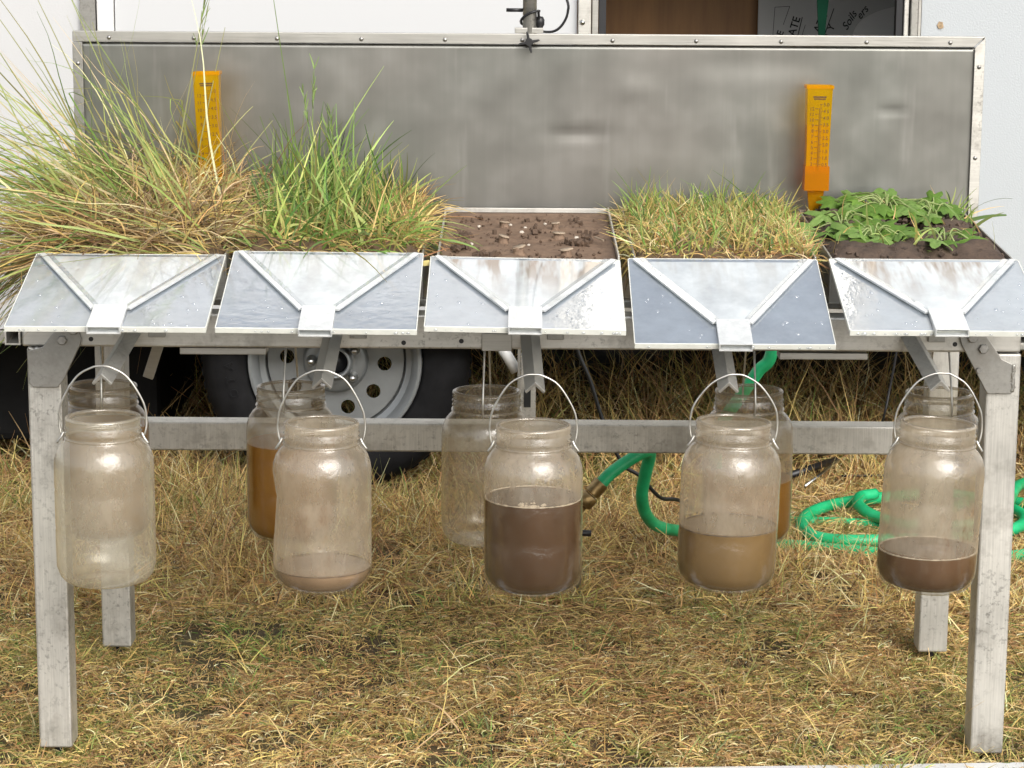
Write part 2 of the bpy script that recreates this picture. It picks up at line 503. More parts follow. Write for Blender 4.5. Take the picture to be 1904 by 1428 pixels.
# ------------------------------------------------------------------ geometry helpers
class MB:
    def __init__(self):
        self.v, self.f = [], []

    def add(self, vs, fs):
        o = len(self.v)
        self.v += [tuple(p) for p in vs]
        self.f += [tuple(i + o for i in q) for q in fs]
        return self

    def box(self, x0, x1, y0, y1, z0, z1, mat=None):
        vs = [Vector((x, y, z)) for x in (x0, x1) for y in (y0, y1) for z in (z0, z1)]
        if mat is not None:
            vs = [mat @ p for p in vs]
        return self.add(vs, [(0, 1, 3, 2), (4, 6, 7, 5), (0, 4, 5, 1), (2, 3, 7, 6), (0, 2, 6, 4), (1, 5, 7, 3)])

    def prism(self, pts, d0, d1, axis='Y'):
        """polygon of 2-D points (x,z for Y; x,y for Z; y,z for X) extruded from d0 to d1"""
        n = len(pts)
        mk = {'Y': lambda p, d: (p[0], d, p[1]), 'Z': lambda p, d: (p[0], p[1], d), 'X': lambda p, d: (d, p[0], p[1])}[axis]
        vs = [mk(p, d0) for p in pts] + [mk(p, d1) for p in pts]
        fs = [tuple(range(n)), tuple(range(2 * n - 1, n - 1, -1))]
        fs += [(i, i + n, (i + 1) % n + n, (i + 1) % n) for i in range(n)]
        return self.add(vs, fs)

    def tube(self, path, r, n=8, caps=True, closed=False):
        path = [Vector(p) for p in path]
        m = len(path)
        rs = r if isinstance(r, (list, tuple)) else [r] * m
        tan = []
        for i in range(m):
            a = path[(i - 1) % m] if closed else path[max(i - 1, 0)]
            b = path[(i + 1) % m] if closed else path[min(i + 1, m - 1)]
            tan.append((b - a).normalized())
        up = Vector((0, 0, 1)) if abs(tan[0].z) < 0.9 else Vector((1, 0, 0))
        s = tan[0].cross(up).normalized()
        vs, fs = [], []
        for i in range(m):
            s = (s - tan[i] * s.dot(tan[i])).normalized()
            q = tan[i].cross(s)
            for k in range(n):
                a = 2 * math.pi * k / n
                vs.append(path[i] + (s * math.cos(a) + q * math.sin(a)) * rs[i])
        lim = m if closed else m - 1
        for i in range(lim):
            for k in range(n):
                a, b = i * n + k, i * n + (k + 1) % n
                c, d = ((i + 1) % m) * n + (k + 1) % n, ((i + 1) % m) * n + k
                fs.append((a, b, c, d))
        if caps and not closed:
            fs.append(tuple(range(n - 1, -1, -1)))
            fs.append(tuple(range((m - 1) * n, m * n)))
        return self.add(vs, fs)

    def lathe(self, prof, n=48, axis='Z', mat=None, cap0=False, cap1=False):
        vs, fs = [], []
        for (r, h) in prof:
            for k in range(n):
                a = 2 * math.pi * k / n
                x, y = r * math.cos(a), r * math.sin(a)
                p = Vector((x, y, h)) if axis == 'Z' else Vector((x, h, y))
                vs.append(mat @ p if mat is not None else p)
        m = len(prof)
        for i in range(m - 1):
            for k in range(n):
                q = (i * n + k, i * n + (k + 1) % n, (i + 1) * n + (k + 1) % n, (i + 1) * n + k)
                fs.append(q if axis == 'Z' else q[::-1])
        if cap0:
            fs.append(tuple(range(n)))
        if cap1:
            fs.append(tuple(range((m - 1) * n, m * n)))
        return self.add(vs, fs)

    def mesh(self, name, mat=None, smooth=False, origin=(0, 0, 0)):
        me = bpy.data.meshes.new(name)
        o = origin
        me.from_pydata([(p[0] - o[0], p[1] - o[1], p[2] - o[2]) for p in self.v], [], self.f)
        me.validate()
        bm = bmesh.new()
        bm.from_mesh(me)
        bmesh.ops.recalc_face_normals(bm, faces=bm.faces)
        bm.to_mesh(me)
        bm.free()
        if mat:
            me.materials.append(mat)
        if smooth:
            me.polygons.foreach_set('use_smooth', [True] * len(me.polygons))
        return me

    def build(self, name, mat, parent=None, smooth=False, bevel=0.0, origin=None):
        if origin is None:
            origin = world_loc(parent)
        me = self.mesh(name, mat, smooth, origin)
        return put(name, me, parent, bevel)


def world_loc(p):
    v = Vector((0, 0, 0))
    while p is not None:
        v += p.location
        p = p.parent
    return v


def put(name, me, parent=None, bevel=0.0):
    ob = bpy.data.objects.new(name, me)
    COL.objects.link(ob)
    ob.parent = parent
    if bevel:
        b = ob.modifiers.new('bevel', 'BEVEL')
        b.width = bevel
        b.segments = 2
        b.limit_method = 'ANGLE'
    return ob


def thing(name, label, cat, loc=(0, 0, 0), group=None):
    e = bpy.data.objects.new(name, None)
    COL.objects.link(e)
    e.empty_display_size = 0.05
    e.location = loc
    return tag(e, label, cat, group)


def tag(o, label=None, cat=None, group=None, kind=None):
    if label:
        o['label'] = label
    if cat:
        o['category'] = cat
    if group:
        o['group'] = group
    if kind:
        o['kind'] = kind
    return o


def smooth_by_angle(ob, deg=40):
    me = ob.data
    me.polygons.foreach_set('use_smooth', [True] * len(me.polygons))
    try:
        me.set_sharp_from_angle(angle=R(deg))
    except Exception:
        pass


def spline(pts, k=10, closed=False):
    """Catmull-Rom through the points"""
    P = [Vector(p) for p in pts]
    n = len(P)
    out = []
    rng = n if closed else n - 1
    for i in range(rng):
        p0 = P[(i - 1) % n] if closed or i > 0 else P[0] * 2 - P[1]
        p1, p2 = P[i], P[(i + 1) % n]
        p3 = P[(i + 2) % n] if closed or i + 2 < n else P[-1] * 2 - P[-2]
        for j in range(k):
            t = j / k
            out.append(0.5 * ((2 * p1) + (p2 - p0) * t + (2 * p0 - 5 * p1 + 4 * p2 - p3) * t * t
                              + (3 * p1 - p0 - 3 * p2 + p3) * t ** 3))
    if not closed:
        out.append(P[-1])
    return out


def text_into(mb, s, size, mat, extrude=0.0003, shear=0.0, align='LEFT', bold=0.0):
    cu = bpy.data.curves.new('lettering', 'FONT')
    cu.body = s
    cu.size = size
    cu.extrude = extrude
    cu.shear = shear
    cu.offset = bold
    cu.align_x = align
    cu.resolution_u = 3
    ob = bpy.data.objects.new('lettering', cu)
    COL.objects.link(ob)
    bpy.context.view_layer.update()
    me = bpy.data.meshes.new_from_object(ob.evaluated_get(bpy.context.evaluated_depsgraph_get()))
    mb.add([mat @ v.co for v in me.vertices], [tuple(p.vertices) for p in me.polygons])
    bpy.data.objects.remove(ob)
    bpy.data.curves.remove(cu)
    bpy.data.meshes.remove(me)


def vnoise(x, y, s, seed=0):
    """smooth value noise for colour patches and ground relief (numpy)"""
    r = np.random.default_rng(seed)
    tab = r.random((64, 64))
    x, y = np.asarray(x) / s + 17.3, np.asarray(y) / s + 9.1
    xi, yi = np.floor(x).astype(int), np.floor(y).astype(int)
    fx, fy = x - xi, y - yi
    fx, fy = fx * fx * (3 - 2 * fx), fy * fy * (3 - 2 * fy)
    a, b = tab[xi % 64, yi % 64], tab[(xi + 1) % 64, yi % 64]
    c, d = tab[xi % 64, (yi + 1) % 64], tab[(xi + 1) % 64, (yi + 1) % 64]
    return (a * (1 - fx) + b * fx) * (1 - fy) + (c * (1 - fx) + d * fx) * fy


def ribbons(base, d0, bend, L, W, col, seg=4, taper=0.85, wav=0.0, kink=0.0):
    """curved grass blades: returns verts (N*(seg+1)*2,3), quads, colours"""
    N = len(base)
    t = np.linspace(0, 1, seg + 1)
    T = t[None, :, None]
    pos = base[:, None, :] + L[:, None, None] * (d0[:, None, :] * T + bend[:, None, :] * T ** 2)
    if wav:
        ph = RNG.random((N, 1, 3)) * 6.28
        pos = pos + np.sin(T * 7 + ph) * T * (wav * L)[:, None, None]
    if kink:
        tk = RNG.uniform(0.25, 0.75, (N, 1, 1))
        kv = RNG.normal(0, 1, (N, 1, 3)) * (RNG.random((N, 1, 1)) < kink)
        pos = pos + np.maximum(T - tk, 0) * kv * L[:, None, None] * np.array([0.6, 0.4, 0.55])
    tan = d0 + bend
    rv = RNG.normal(size=(N, 3)) + np.array([0, -1.2, 0.3])
    side = np.cross(tan, rv)
    side /= np.linalg.norm(side, axis=1, keepdims=True) + 1e-9
    w = (W[:, None] * (1 - taper * t[None, :] ** 1.6) * 0.5)[:, :, None]
    a = pos - side[:, None, :] * w
    b = pos + side[:, None, :] * w
    V = np.stack([a, b], axis=2).reshape(-1, 3)
    idx = np.arange(N)[:, None] * (seg + 1) * 2 + np.arange(seg)[None, :] * 2
    F = np.stack([idx, idx + 1, idx + 3, idx + 2], axis=-1).reshape(-1, 4)
    C = np.repeat(col, (seg + 1) * 2, axis=0)
    return V, F, C


def np_mesh(name, chunks, mat):
    V, F, C = [], [], []
    o = 0
    for v, f, c in chunks:
        V.append(v)
        F.append(f + o)
        C.append(c)
        o += len(v)
    V, F, C = np.concatenate(V), np.concatenate(F), np.concatenate(C)
    me = bpy.data.meshes.new(name)
    me.vertices.add(len(V))
    me.vertices.foreach_set('co', V.astype(np.float32).ravel())
    me.loops.add(F.size)
    me.loops.foreach_set('vertex_index', F.astype(np.int32).ravel())
    me.polygons.add(len(F))
    me.polygons.foreach_set('loop_start', np.arange(0, F.size, 4, dtype=np.int32))
    me.polygons.foreach_set('use_smooth', np.ones(len(F), bool))
    me.update(calc_edges=True)
    at = me.attributes.new('Col', 'FLOAT_COLOR', 'POINT')
    at.data.foreach_set('color', np.concatenate([C, np.ones((len(C), 1))], axis=1).astype(np.float32).ravel())
    me.materials.append(mat)
    return me


def palette(cols, probs, N, jit=0.28):
    cols = np.array(cols)
    k = RNG.choice(len(cols), N, p=np.array(probs) / sum(probs))
    return np.clip(cols[k] * (1 + RNG.normal(size=(N, 1)) * jit) * (1 + RNG.normal(size=(N, 3)) * 0.05), 0.01, 0.95)


STRAW = [0.72, 0.52, 0.19]
PALE = [0.88, 0.71, 0.38]
TAN = [0.56, 0.37, 0.16]
BROWN = [0.27, 0.16, 0.065]
RUST = [0.46, 0.25, 0.10]
OLIVE = [0.38, 0.35, 0.10]
GREEN = [0.20, 0.32, 0.065]
LIME = [0.40, 0.47, 0.14]
DKGRN = [0.10, 0.19, 0.04]

# ------------------------------------------------------------------ ground
def rough_axis(lo, hi, near0, near1, fine, coarse):
    a = list(np.arange(near0, near1, fine))
    left = list(np.linspace(lo, near0, coarse)[:-1])
    right = list(np.linspace(near1, hi, coarse))
    return np.array(left + a + right)


def ground_z(x, y):
    near = np.clip(1 - (np.maximum(np.abs(x) - 2.5, 0) + np.maximum(np.abs(y - 1.5) - 3.5, 0)) / 2, 0, 1)
    return near * (0.024 * (vnoise(x, y, 0.35, 1) - 0.5) + 0.022 * (vnoise(x, y, 0.12, 2) - 0.5))


gx = rough_axis(-120, 120, -3, 3, 0.06, 12)
gy = rough_axis(-120, 120, -2, 5, 0.06, 12)
GX, GY = np.meshgrid(gx, gy, indexing='ij')
GZ = ground_z(GX, GY)
nx, ny = GX.shape
ii, jj = np.meshgrid(np.arange(nx - 1), np.arange(ny - 1), indexing='ij')
q = (ii * ny + jj).ravel()
gF = np.stack([q, q + ny, q + ny + 1, q + 1], axis=-1)
gV = np.stack([GX.ravel(), GY.ravel(), GZ.ravel()], axis=-1)
gme = np_mesh('ground', [(gV, gF, np.ones((len(gV), 3)) * 0.3)], M['ground'])
tag(put('ground', gme), 'dry brown field ground under the table and the trailer', None, None, 'structure')


def ground_grass(N, x0, x1, y0, y1, Lr, Wr, erect, seg=3, hgt=1.0):
    x = RNG.uniform(x0, x1, int(N * 1.5))
    y = RNG.uniform(y0, y1, int(N * 1.5))
    den = 0.55 * vnoise(x, y, 0.07, 51) + 0.45 * vnoise(x, y, 0.23, 52)
    keep = RNG.random(len(x)) < np.clip((den - 0.24) * 3.2, 0.10, 1.0)
    x, y = x[keep][:N], y[keep][:N]
    N = len(x)
    p = vnoise(x, y, 0.28, 5)
    p2 = vnoise(x, y, 0.11, 6)
    az = RNG.uniform(0, 2 * np.pi, N)
    isE = RNG.random(N) < erect * (0.4 + 1.2 * p)
    el = np.where(isE, RNG.uniform(0.7, 1.45, N), np.abs(RNG.normal(0.45, 0.45, N)))
    L = RNG.uniform(Lr[0], Lr[1], N) * np.where(isE, 1.1 * hgt, 1.0) * (0.7 + 0.6 * p2)
    flat = ((x - 0.85) / 0.36) ** 2 + ((y - 1.38) / 0.34) ** 2 < 1
    L = np.where(flat & isE, L * 0.45, L)
    W = RNG.uniform(Wr[0], Wr[1], N)
    d0 = np.stack([np.cos(az) * np.cos(el), np.sin(az) * np.cos(el), np.sin(el)], -1)
    bz = np.where(isE, -RNG.uniform(0.0, 0.35, N), -np.sin(el) * RNG.uniform(0.6, 1.1, N))
    az2 = az + RNG.normal(0, 1.3, N)
    bh = np.where(isE, RNG.uniform(0, 0.35, N), RNG.uniform(0.1, 0.95, N))
    bend = np.stack([np.cos(az2) * bh, np.sin(az2) * bh, bz], -1)
    z = ground_z(x, y) + np.where(isE, -0.003, RNG.uniform(0.0, 0.020, N))
    base = np.stack([x, y, z], -1)
    dry = palette([STRAW, PALE, TAN, BROWN, RUST, OLIVE], [0.31, 0.15, 0.24, 0.13, 0.11, 0.06], N)
    grn = palette([OLIVE, GREEN, STRAW, [0.22, 0.23, 0.07], TAN], [0.36, 0.08, 0.2, 0.22, 0.14], N)
    dk = palette([TAN, BROWN, RUST, STRAW], [0.35, 0.35, 0.15, 0.15], N)
    pg = vnoise(x, y, 0.33, 8) * 0.6 + vnoise(x, y, 0.13, 9) * 0.4
    pd = vnoise(x, y, 0.24, 12)
    u = RNG.random(N)
    col = np.where((u < np.clip((pg - 0.48) * 3.0, 0.03, 0.65))[:, None], grn, dry)
    col = np.where(((RNG.random(N) < np.clip((pd - 0.55) * 2.5, 0.05, 0.6)) & ~isE)[:, None], dk, col)
    return ribbons(base, d0, bend, L, W, col, seg, 0.8, 0.0, 0.5)


chunks = [
    ground_grass(150000, -1.25, 1.25, -0.45, 0.75, (0.008, 0.028), (0.0011, 0.0026), 0.26),
    ground_grass(80000, -1.5, 1.5, 0.75, 1.9, (0.022, 0.075), (0.0016, 0.0034), 0.40, 3, 1.25),
    ground_grass(17000, -1.8, 1.8, 1.9, 3.1, (0.05, 0.14), (0.0025, 0.0045), 0.6, 3, 1.4),
    ground_grass(520, -1.1, 1.1, -0.4, 0.7, (0.06, 0.13), (0.0016, 0.0028), 0.5, 5, 1.0),
    ground_grass(9000, -3.0, -1.25, -0.6, 1.7, (0.05, 0.12), (0.004, 0.007), 0.25),
    ground_grass(9000, 1.25, 3.0, -0.6, 1.7, (0.05, 0.12), (0.004, 0.007), 0.25),
]


def tufts(n, x0, x1, y0, y1, k, Lr, cols, probs):
    out = []
    for _ in range(n):
        cx_, cy_ = RNG.uniform(x0, x1), RNG.uniform(y0, y1)
        m_ = int(RNG.integers(k // 2, k))
        px_, py_ = RNG.normal(cx_, 0.016, m_), RNG.normal(cy_, 0.016, m_)
        az = RNG.uniform(0, 6.283, m_)
        el = RNG.uniform(0.55, 1.5, m_)
        d0 = np.stack([np.cos(az) * np.cos(el), np.sin(az) * np.cos(el), np.sin(el)], -1)
        bd = np.stack([np.cos(az) * 0.3, np.sin(az) * 0.3, -RNG.uniform(0.0, 0.5, m_)], -1)
        out.append(ribbons(np.stack([px_, py_, ground_z(px_, py_)], -1), d0, bd, RNG.uniform(Lr[0], Lr[1], m_), RNG.uniform(0.0014, 0.0034, m_), palette(cols, probs, m_), 4, 0.85, 0.0, 0.25))
    return out


MUTED = [0.24, 0.27, 0.085]
chunks += tufts(95, -1.1, 1.1, -0.4, 0.8, 44, (0.02, 0.06), [MUTED, OLIVE, GREEN, STRAW], [.4, .25, .15, .2])
chunks += tufts(60, -1.1, 1.1, -0.4, 0.8, 40, (0.02, 0.06), [STRAW, PALE, TAN, OLIVE], [.4, .25, .2, .15])
chunks += tufts(120, -1.3, 1.3, 0.8, 2.3, 44, (0.03, 0.10), [STRAW, PALE, OLIVE, TAN], [.4, .2, .2, .2])
for fx_, fy_ in ((-0.691, 0.02), (0.726, 0.02), (-0.678, 0.50), (0.728, 0.50)):
    for q_ in range(5):
        ox_, oy_ = RNG.uniform(-0.045, 0.045), RNG.uniform(-0.045, -0.022)
        chunks += tufts(1, fx_ + ox_, fx_ + ox_ + 0.001, fy_ + oy_, fy_ + oy_ + 0.001, 26, (0.02, 0.05), [STRAW, TAN, OLIVE, MUTED], [.4, .25, .2, .15])
tag(put('dry_grass', np_mesh('dry_grass', chunks, M['straw'])),
    'trampled straw-coloured dry grass covering the field floor', 'grass', None, 'stuff')

# ------------------------------------------------------------------ trailer behind
WY = 1.72
tr = thing('cargo_trailer', 'white cargo trailer with open doorway and silver wheel behind the table', 'trailer', (0, WY, 0))
ZB, ZT = 0.381, 2.62


def wall(name, x0, x1, mat, y0=WY, y1=WY + 0.03, z0=ZB, z1=ZT, label=None, bevel=0):
    o = MB().box(x0, x1, y0, y1, z0, z1).build(name, mat, tr, bevel=bevel)
    if label:
        o['label'] = label
    return o


wall('wall_panel', -3.3, -0.9425, M['wall_tex'])
wall('corner_trim', -0.9405, -0.9075, M['alu_dark'], WY - 0.012, WY + 0.03)
wall('door_jamb', -0.9055, -0.8695, M['trim_white'], WY - 0.008, WY + 0.03, bevel=0.003)
wall('door_panel', -0.867, 0.136, M['wall_smooth'], WY + 0.002, WY + 0.03, label='smooth white door panel')
fl = wall('door_frame', 0.138, 0.166, M['alu'], WY - 0.014, WY + 0.03, bevel=0.002)
MB().lathe([(0.0001, -0.006), (0.004, -0.005), (0.006, -0.002), (0.0065, 0.0)], 14, 'Y',
           Matrix.Translation((0.1475, WY - 0.0145, 1.064))).build('rivet', M['chrome'], fl, True)
wall('frame_bead', 0.168, 0.182, M['alu_bright'], WY - 0.006, WY + 0.03, bevel=0.002)
wall('door_seal', 0.184, 0.199, M['seal'], WY + 0.002, WY + 0.03)
wall('door_seal', 0.8291, 0.8425, M['seal'], WY + 0.002, WY + 0.03)
wall('frame_bead', 0.8445, 0.856, M['alu'], WY - 0.004, WY + 0.03, bevel=0.002)
wall('door_frame', 0.858, 0.874, M['alu_dark'], WY - 0.014, WY + 0.03, bevel=0.002)
wall('frame_bead', 0.8755, 0.881, M['alu_bright'], WY - 0.008, WY + 0.03)
wr = wall('wall_panel', 0.8835, 2.7, M['wall_blue'], label='cool white stippled wall panel right of the doorway')
m = MB()
pts = []
for k in range(14):
    a = 2 * math.pi * k / 14
    rr = 0.0075 * random.uniform(0.75, 1.15)
    pts.append((0.9245 + rr * math.cos(a), 1.0622 + rr * 1.25 * math.sin(a)))
m.prism(pts, WY - 0.0025, WY + 0.001).build('rust_spot', M['rust'], wr)
# doorway sides above the picture, roof, sill, floor, inside
wall('lintel_light_block', 0.1995, 0.8285, M['alu'], WY, WY + 0.03, 1.27, ZT)  # out of view, set low to keep light off the interior
wall('threshold_light_block', 0.199, 0.829, M['alu_dark'], WY, WY + 0.03, ZB, 0.90)  # unseen, raised to cut bounced light inside the doorway
wall('sill_rail', -3.3, 2.7, M['sill'], WY - 0.01, WY + 0.045, 0.349, ZB - 0.002, bevel=0.003)
wall('roof', -3.3, 2.7, M['wall_smooth'], WY - 0.02, 4.06, ZT + 0.002, ZT + 0.06, bevel=0.01)
wall('rear_wall', -3.3, 2.7, M['wall_tex'], 4.0, 4.03)
wall('end_wall', -3.33, -3.302, M['wall_tex'], WY, 4.03)
wall('end_wall', 2.702, 2.73, M['wall_tex'], WY, 4.03)
fz0, fz1 = 0.352, 0.376
wall('rear_light_block', -3.3, 2.7, M['dark_under'], 4.0, 4.02, 0.03, ZB - 0.002)  # unseen skirt added to stop light entering from the far side
wall('end_light_block', -3.33, -3.302, M['dark_under'], WY + 0.05, 3.99, 0.03, ZB - 0.002)  # unseen skirt added to darken the left end under the trailer
wall('frame_rail', -3.3, 2.7, M['dark_under'], 2.5, 2.56, 0.25, 0.351)
wall('underbody_dark_box', -2.2, -0.83, M['dark_under'], 1.98, 2.6, 0.07, 0.350, bevel=0.02)  # added black box, stands in for the dark gap left of the wheel
mf = MB()
mf.box(-3.3, -0.80, WY + 0.047, 3.998, fz0, fz1)
mf.box(-0.005, 2.7, WY + 0.047, 3.998, fz0, fz1)
mf.box(-0.799, -0.006, 2.13, 3.998, fz0, fz1)
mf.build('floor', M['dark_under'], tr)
mw = MB()
mw.box(-0.81, -0.801, WY + 0.047, 2.13, 0.376, 0.76)
mw.box(-0.004, 0.005, WY + 0.047, 2.13, 0.376, 0.76)
mw.box(-0.80, -0.005, 2.13, 2.139, 0.376, 0.76)
mw.box(-0.81, 0.005, WY + 0.047, 2.139, 0.761, 0.77)
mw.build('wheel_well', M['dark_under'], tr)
m = MB().box(0.12, 0.607, 2.45, 2.47, 0.377, 2.58)
m.build('inner_partition', M['wood'], tr)
MB().box(0.03, 0.119, WY + 0.032, 2.6, 0.377, 2.58).build('inner_wall', M['wall_smooth'], tr)
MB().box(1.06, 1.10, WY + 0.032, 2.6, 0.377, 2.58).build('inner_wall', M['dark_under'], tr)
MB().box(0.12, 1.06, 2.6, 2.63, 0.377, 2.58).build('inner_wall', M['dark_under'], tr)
MB().tube([(-0.4, 1.95, 0.30), (-0.4, 3.7, 0.30)], 0.035, 12).build('axle', M['dark_under'], tr)
# wheel
WX, WZ, WYF = -0.3986, 0.3035, 1.75
wh = MB().lathe([(0.19, 0.155), (0.172, 0.15), (0.172, 0.03), (0.181, 0.022), (0.1925, 0.016), (0.1965, 0.010), (0.1945, 0.004),
                 (0.188, 0.004), (0.178, 0.012), (0.172, 0.030), (0.160, 0.036), (0.1565, 0.05), (0.152, 0.052)], 64, 'Y',
                Matrix.Translation((WX, WYF, WZ))).build('wheel', M['rim'], tr, True)
wh['label'] = 'silver steel wheel with round vent holes'
smooth_by_angle(wh, 35)
bm = bmesh.new()


def ring(bm, r, n, cx=0, cz=0):
    vs = [bm.verts.new((cx + r * math.cos(2 * math.pi * k / n), 0, cz + r * math.sin(2 * math.pi * k / n))) for k in range(n)]
    return [bm.edges.new((vs[k], vs[(k + 1) % n])) for k in range(n)]


es = ring(bm, 0.1535, 72) + ring(bm, 0.074, 48)
for k in range(10):
    a = R(-4 - 36 * k)
    es += ring(bm, 0.0162, 18, 0.1105 * math.cos(a), 0.1105 * math.sin(a))
bmesh.ops.triangle_fill(bm, use_beauty=True, use_dissolve=False, edges=es)
kill = [f for f in bm.faces if any((f.calc_center_median() - Vector((0.1105 * math.cos(R(-4 - 36 * k)), 0, 0.1105 * math.sin(R(-4 - 36 * k))))).length < 0.0155 for k in range(10))
        or f.calc_center_median().length < 0.0725]
bmesh.ops.delete(bm, geom=kill, context='FACES')
me = bpy.data.meshes.new('wheel_disc')
bm.to_mesh(me)
bm.free()
me.materials.append(M['rim'])
ds = put('wheel_disc', me, wh)
ds.location = Vector((WX, WYF + 0.040, WZ)) - world_loc(tr)
sm = ds.modifiers.new('thick', 'SOLIDIFY')
sm.thickness = 0.004
MB().lathe([(0.0745, 0.0405), (0.071, 0.028), (0.066, 0.022), (0.046, 0.020), (0.040, 0.022), (0.038, 0.012), (0.0365, -0.002), (0.033, -0.005),
            (0.030, -0.002), (0.0285, 0.012), (0.0285, 0.05)], 48, 'Y', Matrix.Translation((WX, WYF, WZ))).build('hub_bowl', M['rim'], wh, True)
MB().lathe([(0.0001, 0.012), (0.012, 0.012), (0.014, 0.016), (0.027, 0.018), (0.028, 0.05)], 32, 'Y',
           Matrix.Translation((WX, WYF, WZ))).build('hub_cap', M['black'], wh, True)
for k in range(5):
    a = R(176 - 72 * k)
    MB().lathe([(0.0001, -0.012), (0.005, -0.011), (0.0075, -0.006), (0.0085, 0.0), (0.0085, 0.008), (0.0115, 0.014), (0.0118, 0.021)], 6 if False else 16, 'Y',
               Matrix.Translation((WX + 0.053 * math.cos(a), WYF, WZ + 0.053 * math.sin(a)))).build('lug_nut', M['chrome'], wh, True)
ty = MB().lathe([(0.194, 0.17), (0.205, 0.178), (0.245, 0.186), (0.285, 0.182), (0.300, 0.170), (0.3035, 0.15), (0.3035, 0.05), (0.298, 0.030),
                 (0.288, 0.014), (0.275, 0.006), (0.258, 0.001), (0.240, -0.001), (0.222, 0.002), (0.206, 0.007), (0.1975, 0.012), (0.1965, 0.02)], 96, 'Y',
                Matrix.Translation((WX, WYF, WZ))).build('tyre', M['rubber'], wh, True)
ty['label'] = 'black tyre with blocky tread'
mt = MB()
for k in range(60):
    a = 2 * math.pi * k / 60
    rot = Matrix.Translation((WX, WYF, WZ)) @ Matrix.Rotation(-a, 4, 'Y')
    mt.box(0.266, 0.312, 0.002, 0.06, -0.0095, 0.0095, rot @ Matrix.Translation((0, 0.0, 0)) @ Matrix.Rotation(R(9), 4, 'Z'))
tb = mt.build('tread_blocks', M['rubber'], wh, bevel=0.003)
tb['kind'] = 'stuff'
ml = MB()
for ch, deg in (('O', 197.5), ('T', 190.0), ('A', 182.0)):
    a = R(deg)
    ctr = Vector((WX + 0.238 * math.cos(a), WYF - 0.0015, WZ + 0.238 * math.sin(a)))
    # letter upright points outwards along the radius
    mat = Matrix.Translation(ctr) @ Matrix.Rotation(-(a - math.pi / 2), 4, 'Y') @ Matrix.Rotation(R(90), 4, 'X') @ Matrix.Translation((0, -0.009, 0))
    text_into(ml, ch, 0.027, mat, 0.0012, 0, 'CENTER', 0.0006)
ml.build('tyre_lettering', M['rubber'], wh)
# stabiliser jack
jk = MB().box(0.016, 0.052, 1.60, 1.604, 0.0, 0.30)
jk.box(0.016, 0.0195, 1.6045, 1.64, 0.0, 0.30).box(0.0485, 0.052, 1.6045, 1.64, 0.0, 0.30)
jo = jk.build('stabiliser_jack', M['alu'], tr)
MB().box(0.026, 0.041, 1.5975, 1.5995, 0.235, 0.275).build('slot', M['black'], jo)
MB().box(0.012, 0.0185, 1.585, 1.597, 0.19, 0.40).build('jack_rail', M['alu_bright'], jo)
MB().box(0.02, 0.05, 1.605, 1.66, 0.30, 0.345).build('jack_mount', M['alu'], jo)
MB().tube([(-0.035, 1.62, 0.385), (0.010, 1.612, 0.312)], 0.0125, 12).build('jack_brace', M['trim_white'], jo, True)

# poster board and strap inside the doorway
pb = thing('poster_board', 'grey poster board with slanting black lettering inside the trailer doorway', 'poster', (0.761, 2.40, 0.3078))
pb.scale = (1.087, 1.087, 1.087)
PB0 = (0.70, 1.94, 0.38)
MB().box(0.552, 0.93, 1.94, 1.95, 0.46, 1.5).build('card', M['poster'], pb, origin=PB0)


def inplane(x, z, ang, y=1.9392):
    return Matrix.Translation((x, y, z)) @ Matrix.Rotation(-ang, 4, 'Y') @ Matrix.Rotation(R(90), 4, 'X')


def word(txt, size, mat, shear=0.0, bold=0.0004):
    mb = MB()
    text_into(mb, txt, size, mat, 0.0002, shear, 'LEFT', bold)
    mb.build('lettering', M['ink'], pb, origin=PB0)


word('E', 0.021, inplane(0.6075, 1.029, R(72)))
word('ATE', 0.0245, inplane(0.6355, 1.0285, R(74)))
word('ATE', 0.0245, inplane(0.692, 1.036, R(68)))
word('I T Y', 0.022, inplane(0.7085, 1.012, R(66)))
word('Soils', 0.024, inplane(0.7535, 1.042, R(60)), 0.35, 0.0003)
word('ers', 0.024, inplane(0.7830, 1.066, R(52)), 0.35, 0.0003)


def rule(x0, z0, x1, z1, w=0.0011):
    MB().tube([(x0, 1.9393, z0), (x1, 1.9393, z1)], w, 6).build('ruled_line', M['ink'], pb, origin=PB0)


rule(0.6415, 1.025, 0.6515, 1.072)
rule(0.6995, 1.022, 0.7225, 1.092)
rule(0.5855, 1.02, 0.589, 1.094, 0.0006)
rule(0.589, 1.094, 0.6225, 1.096, 0.0006)
rule(0.6225, 1.096, 0.609, 1.055, 0.0006)
rule(0.651, 1.028, 0.659, 1.055, 0.0006)
disc = [(0.765 + 0.0 + 0.165 * (1 - math.cos(k * math.pi / 32)), 1.015 + 0.088 * math.sin(k * math.pi / 32) ** 0.75) for k in range(17)] + [(0.93, 1.0), (0.76, 1.0)]
MB().prism(disc, 1.932, 1.9375).build('pale_disc', M['poster_pale'], pb, origin=PB0)
gs = MB()
gs.prism([(0.677, 1.4), (0.704, 1.4), (0.706, 1.12), (0.701, 1.06), (0.6985, 1.02), (0.685, 1.02), (0.683, 1.06), (0.678, 1.12)], 1.90, 1.906)
tag(gs.build('hanging_strap', M['green_strap'], None, origin=(0, 0, 0)), 'dark green strap hanging in the trailer doorway in front of the posters', 'strap')

# ------------------------------------------------------------------ table frame
tb = thing('demonstration_table', 'weathered aluminium tube table carrying the five trays and the hanging jars', 'table', (0.018, 0.25, 0))


def part(name, mb, mat, parent=tb, bevel=0.002, label=None, smooth=False):
    o = mb.build(name, mat, parent, smooth, bevel)
    if label:
        o['label'] = label
    return o


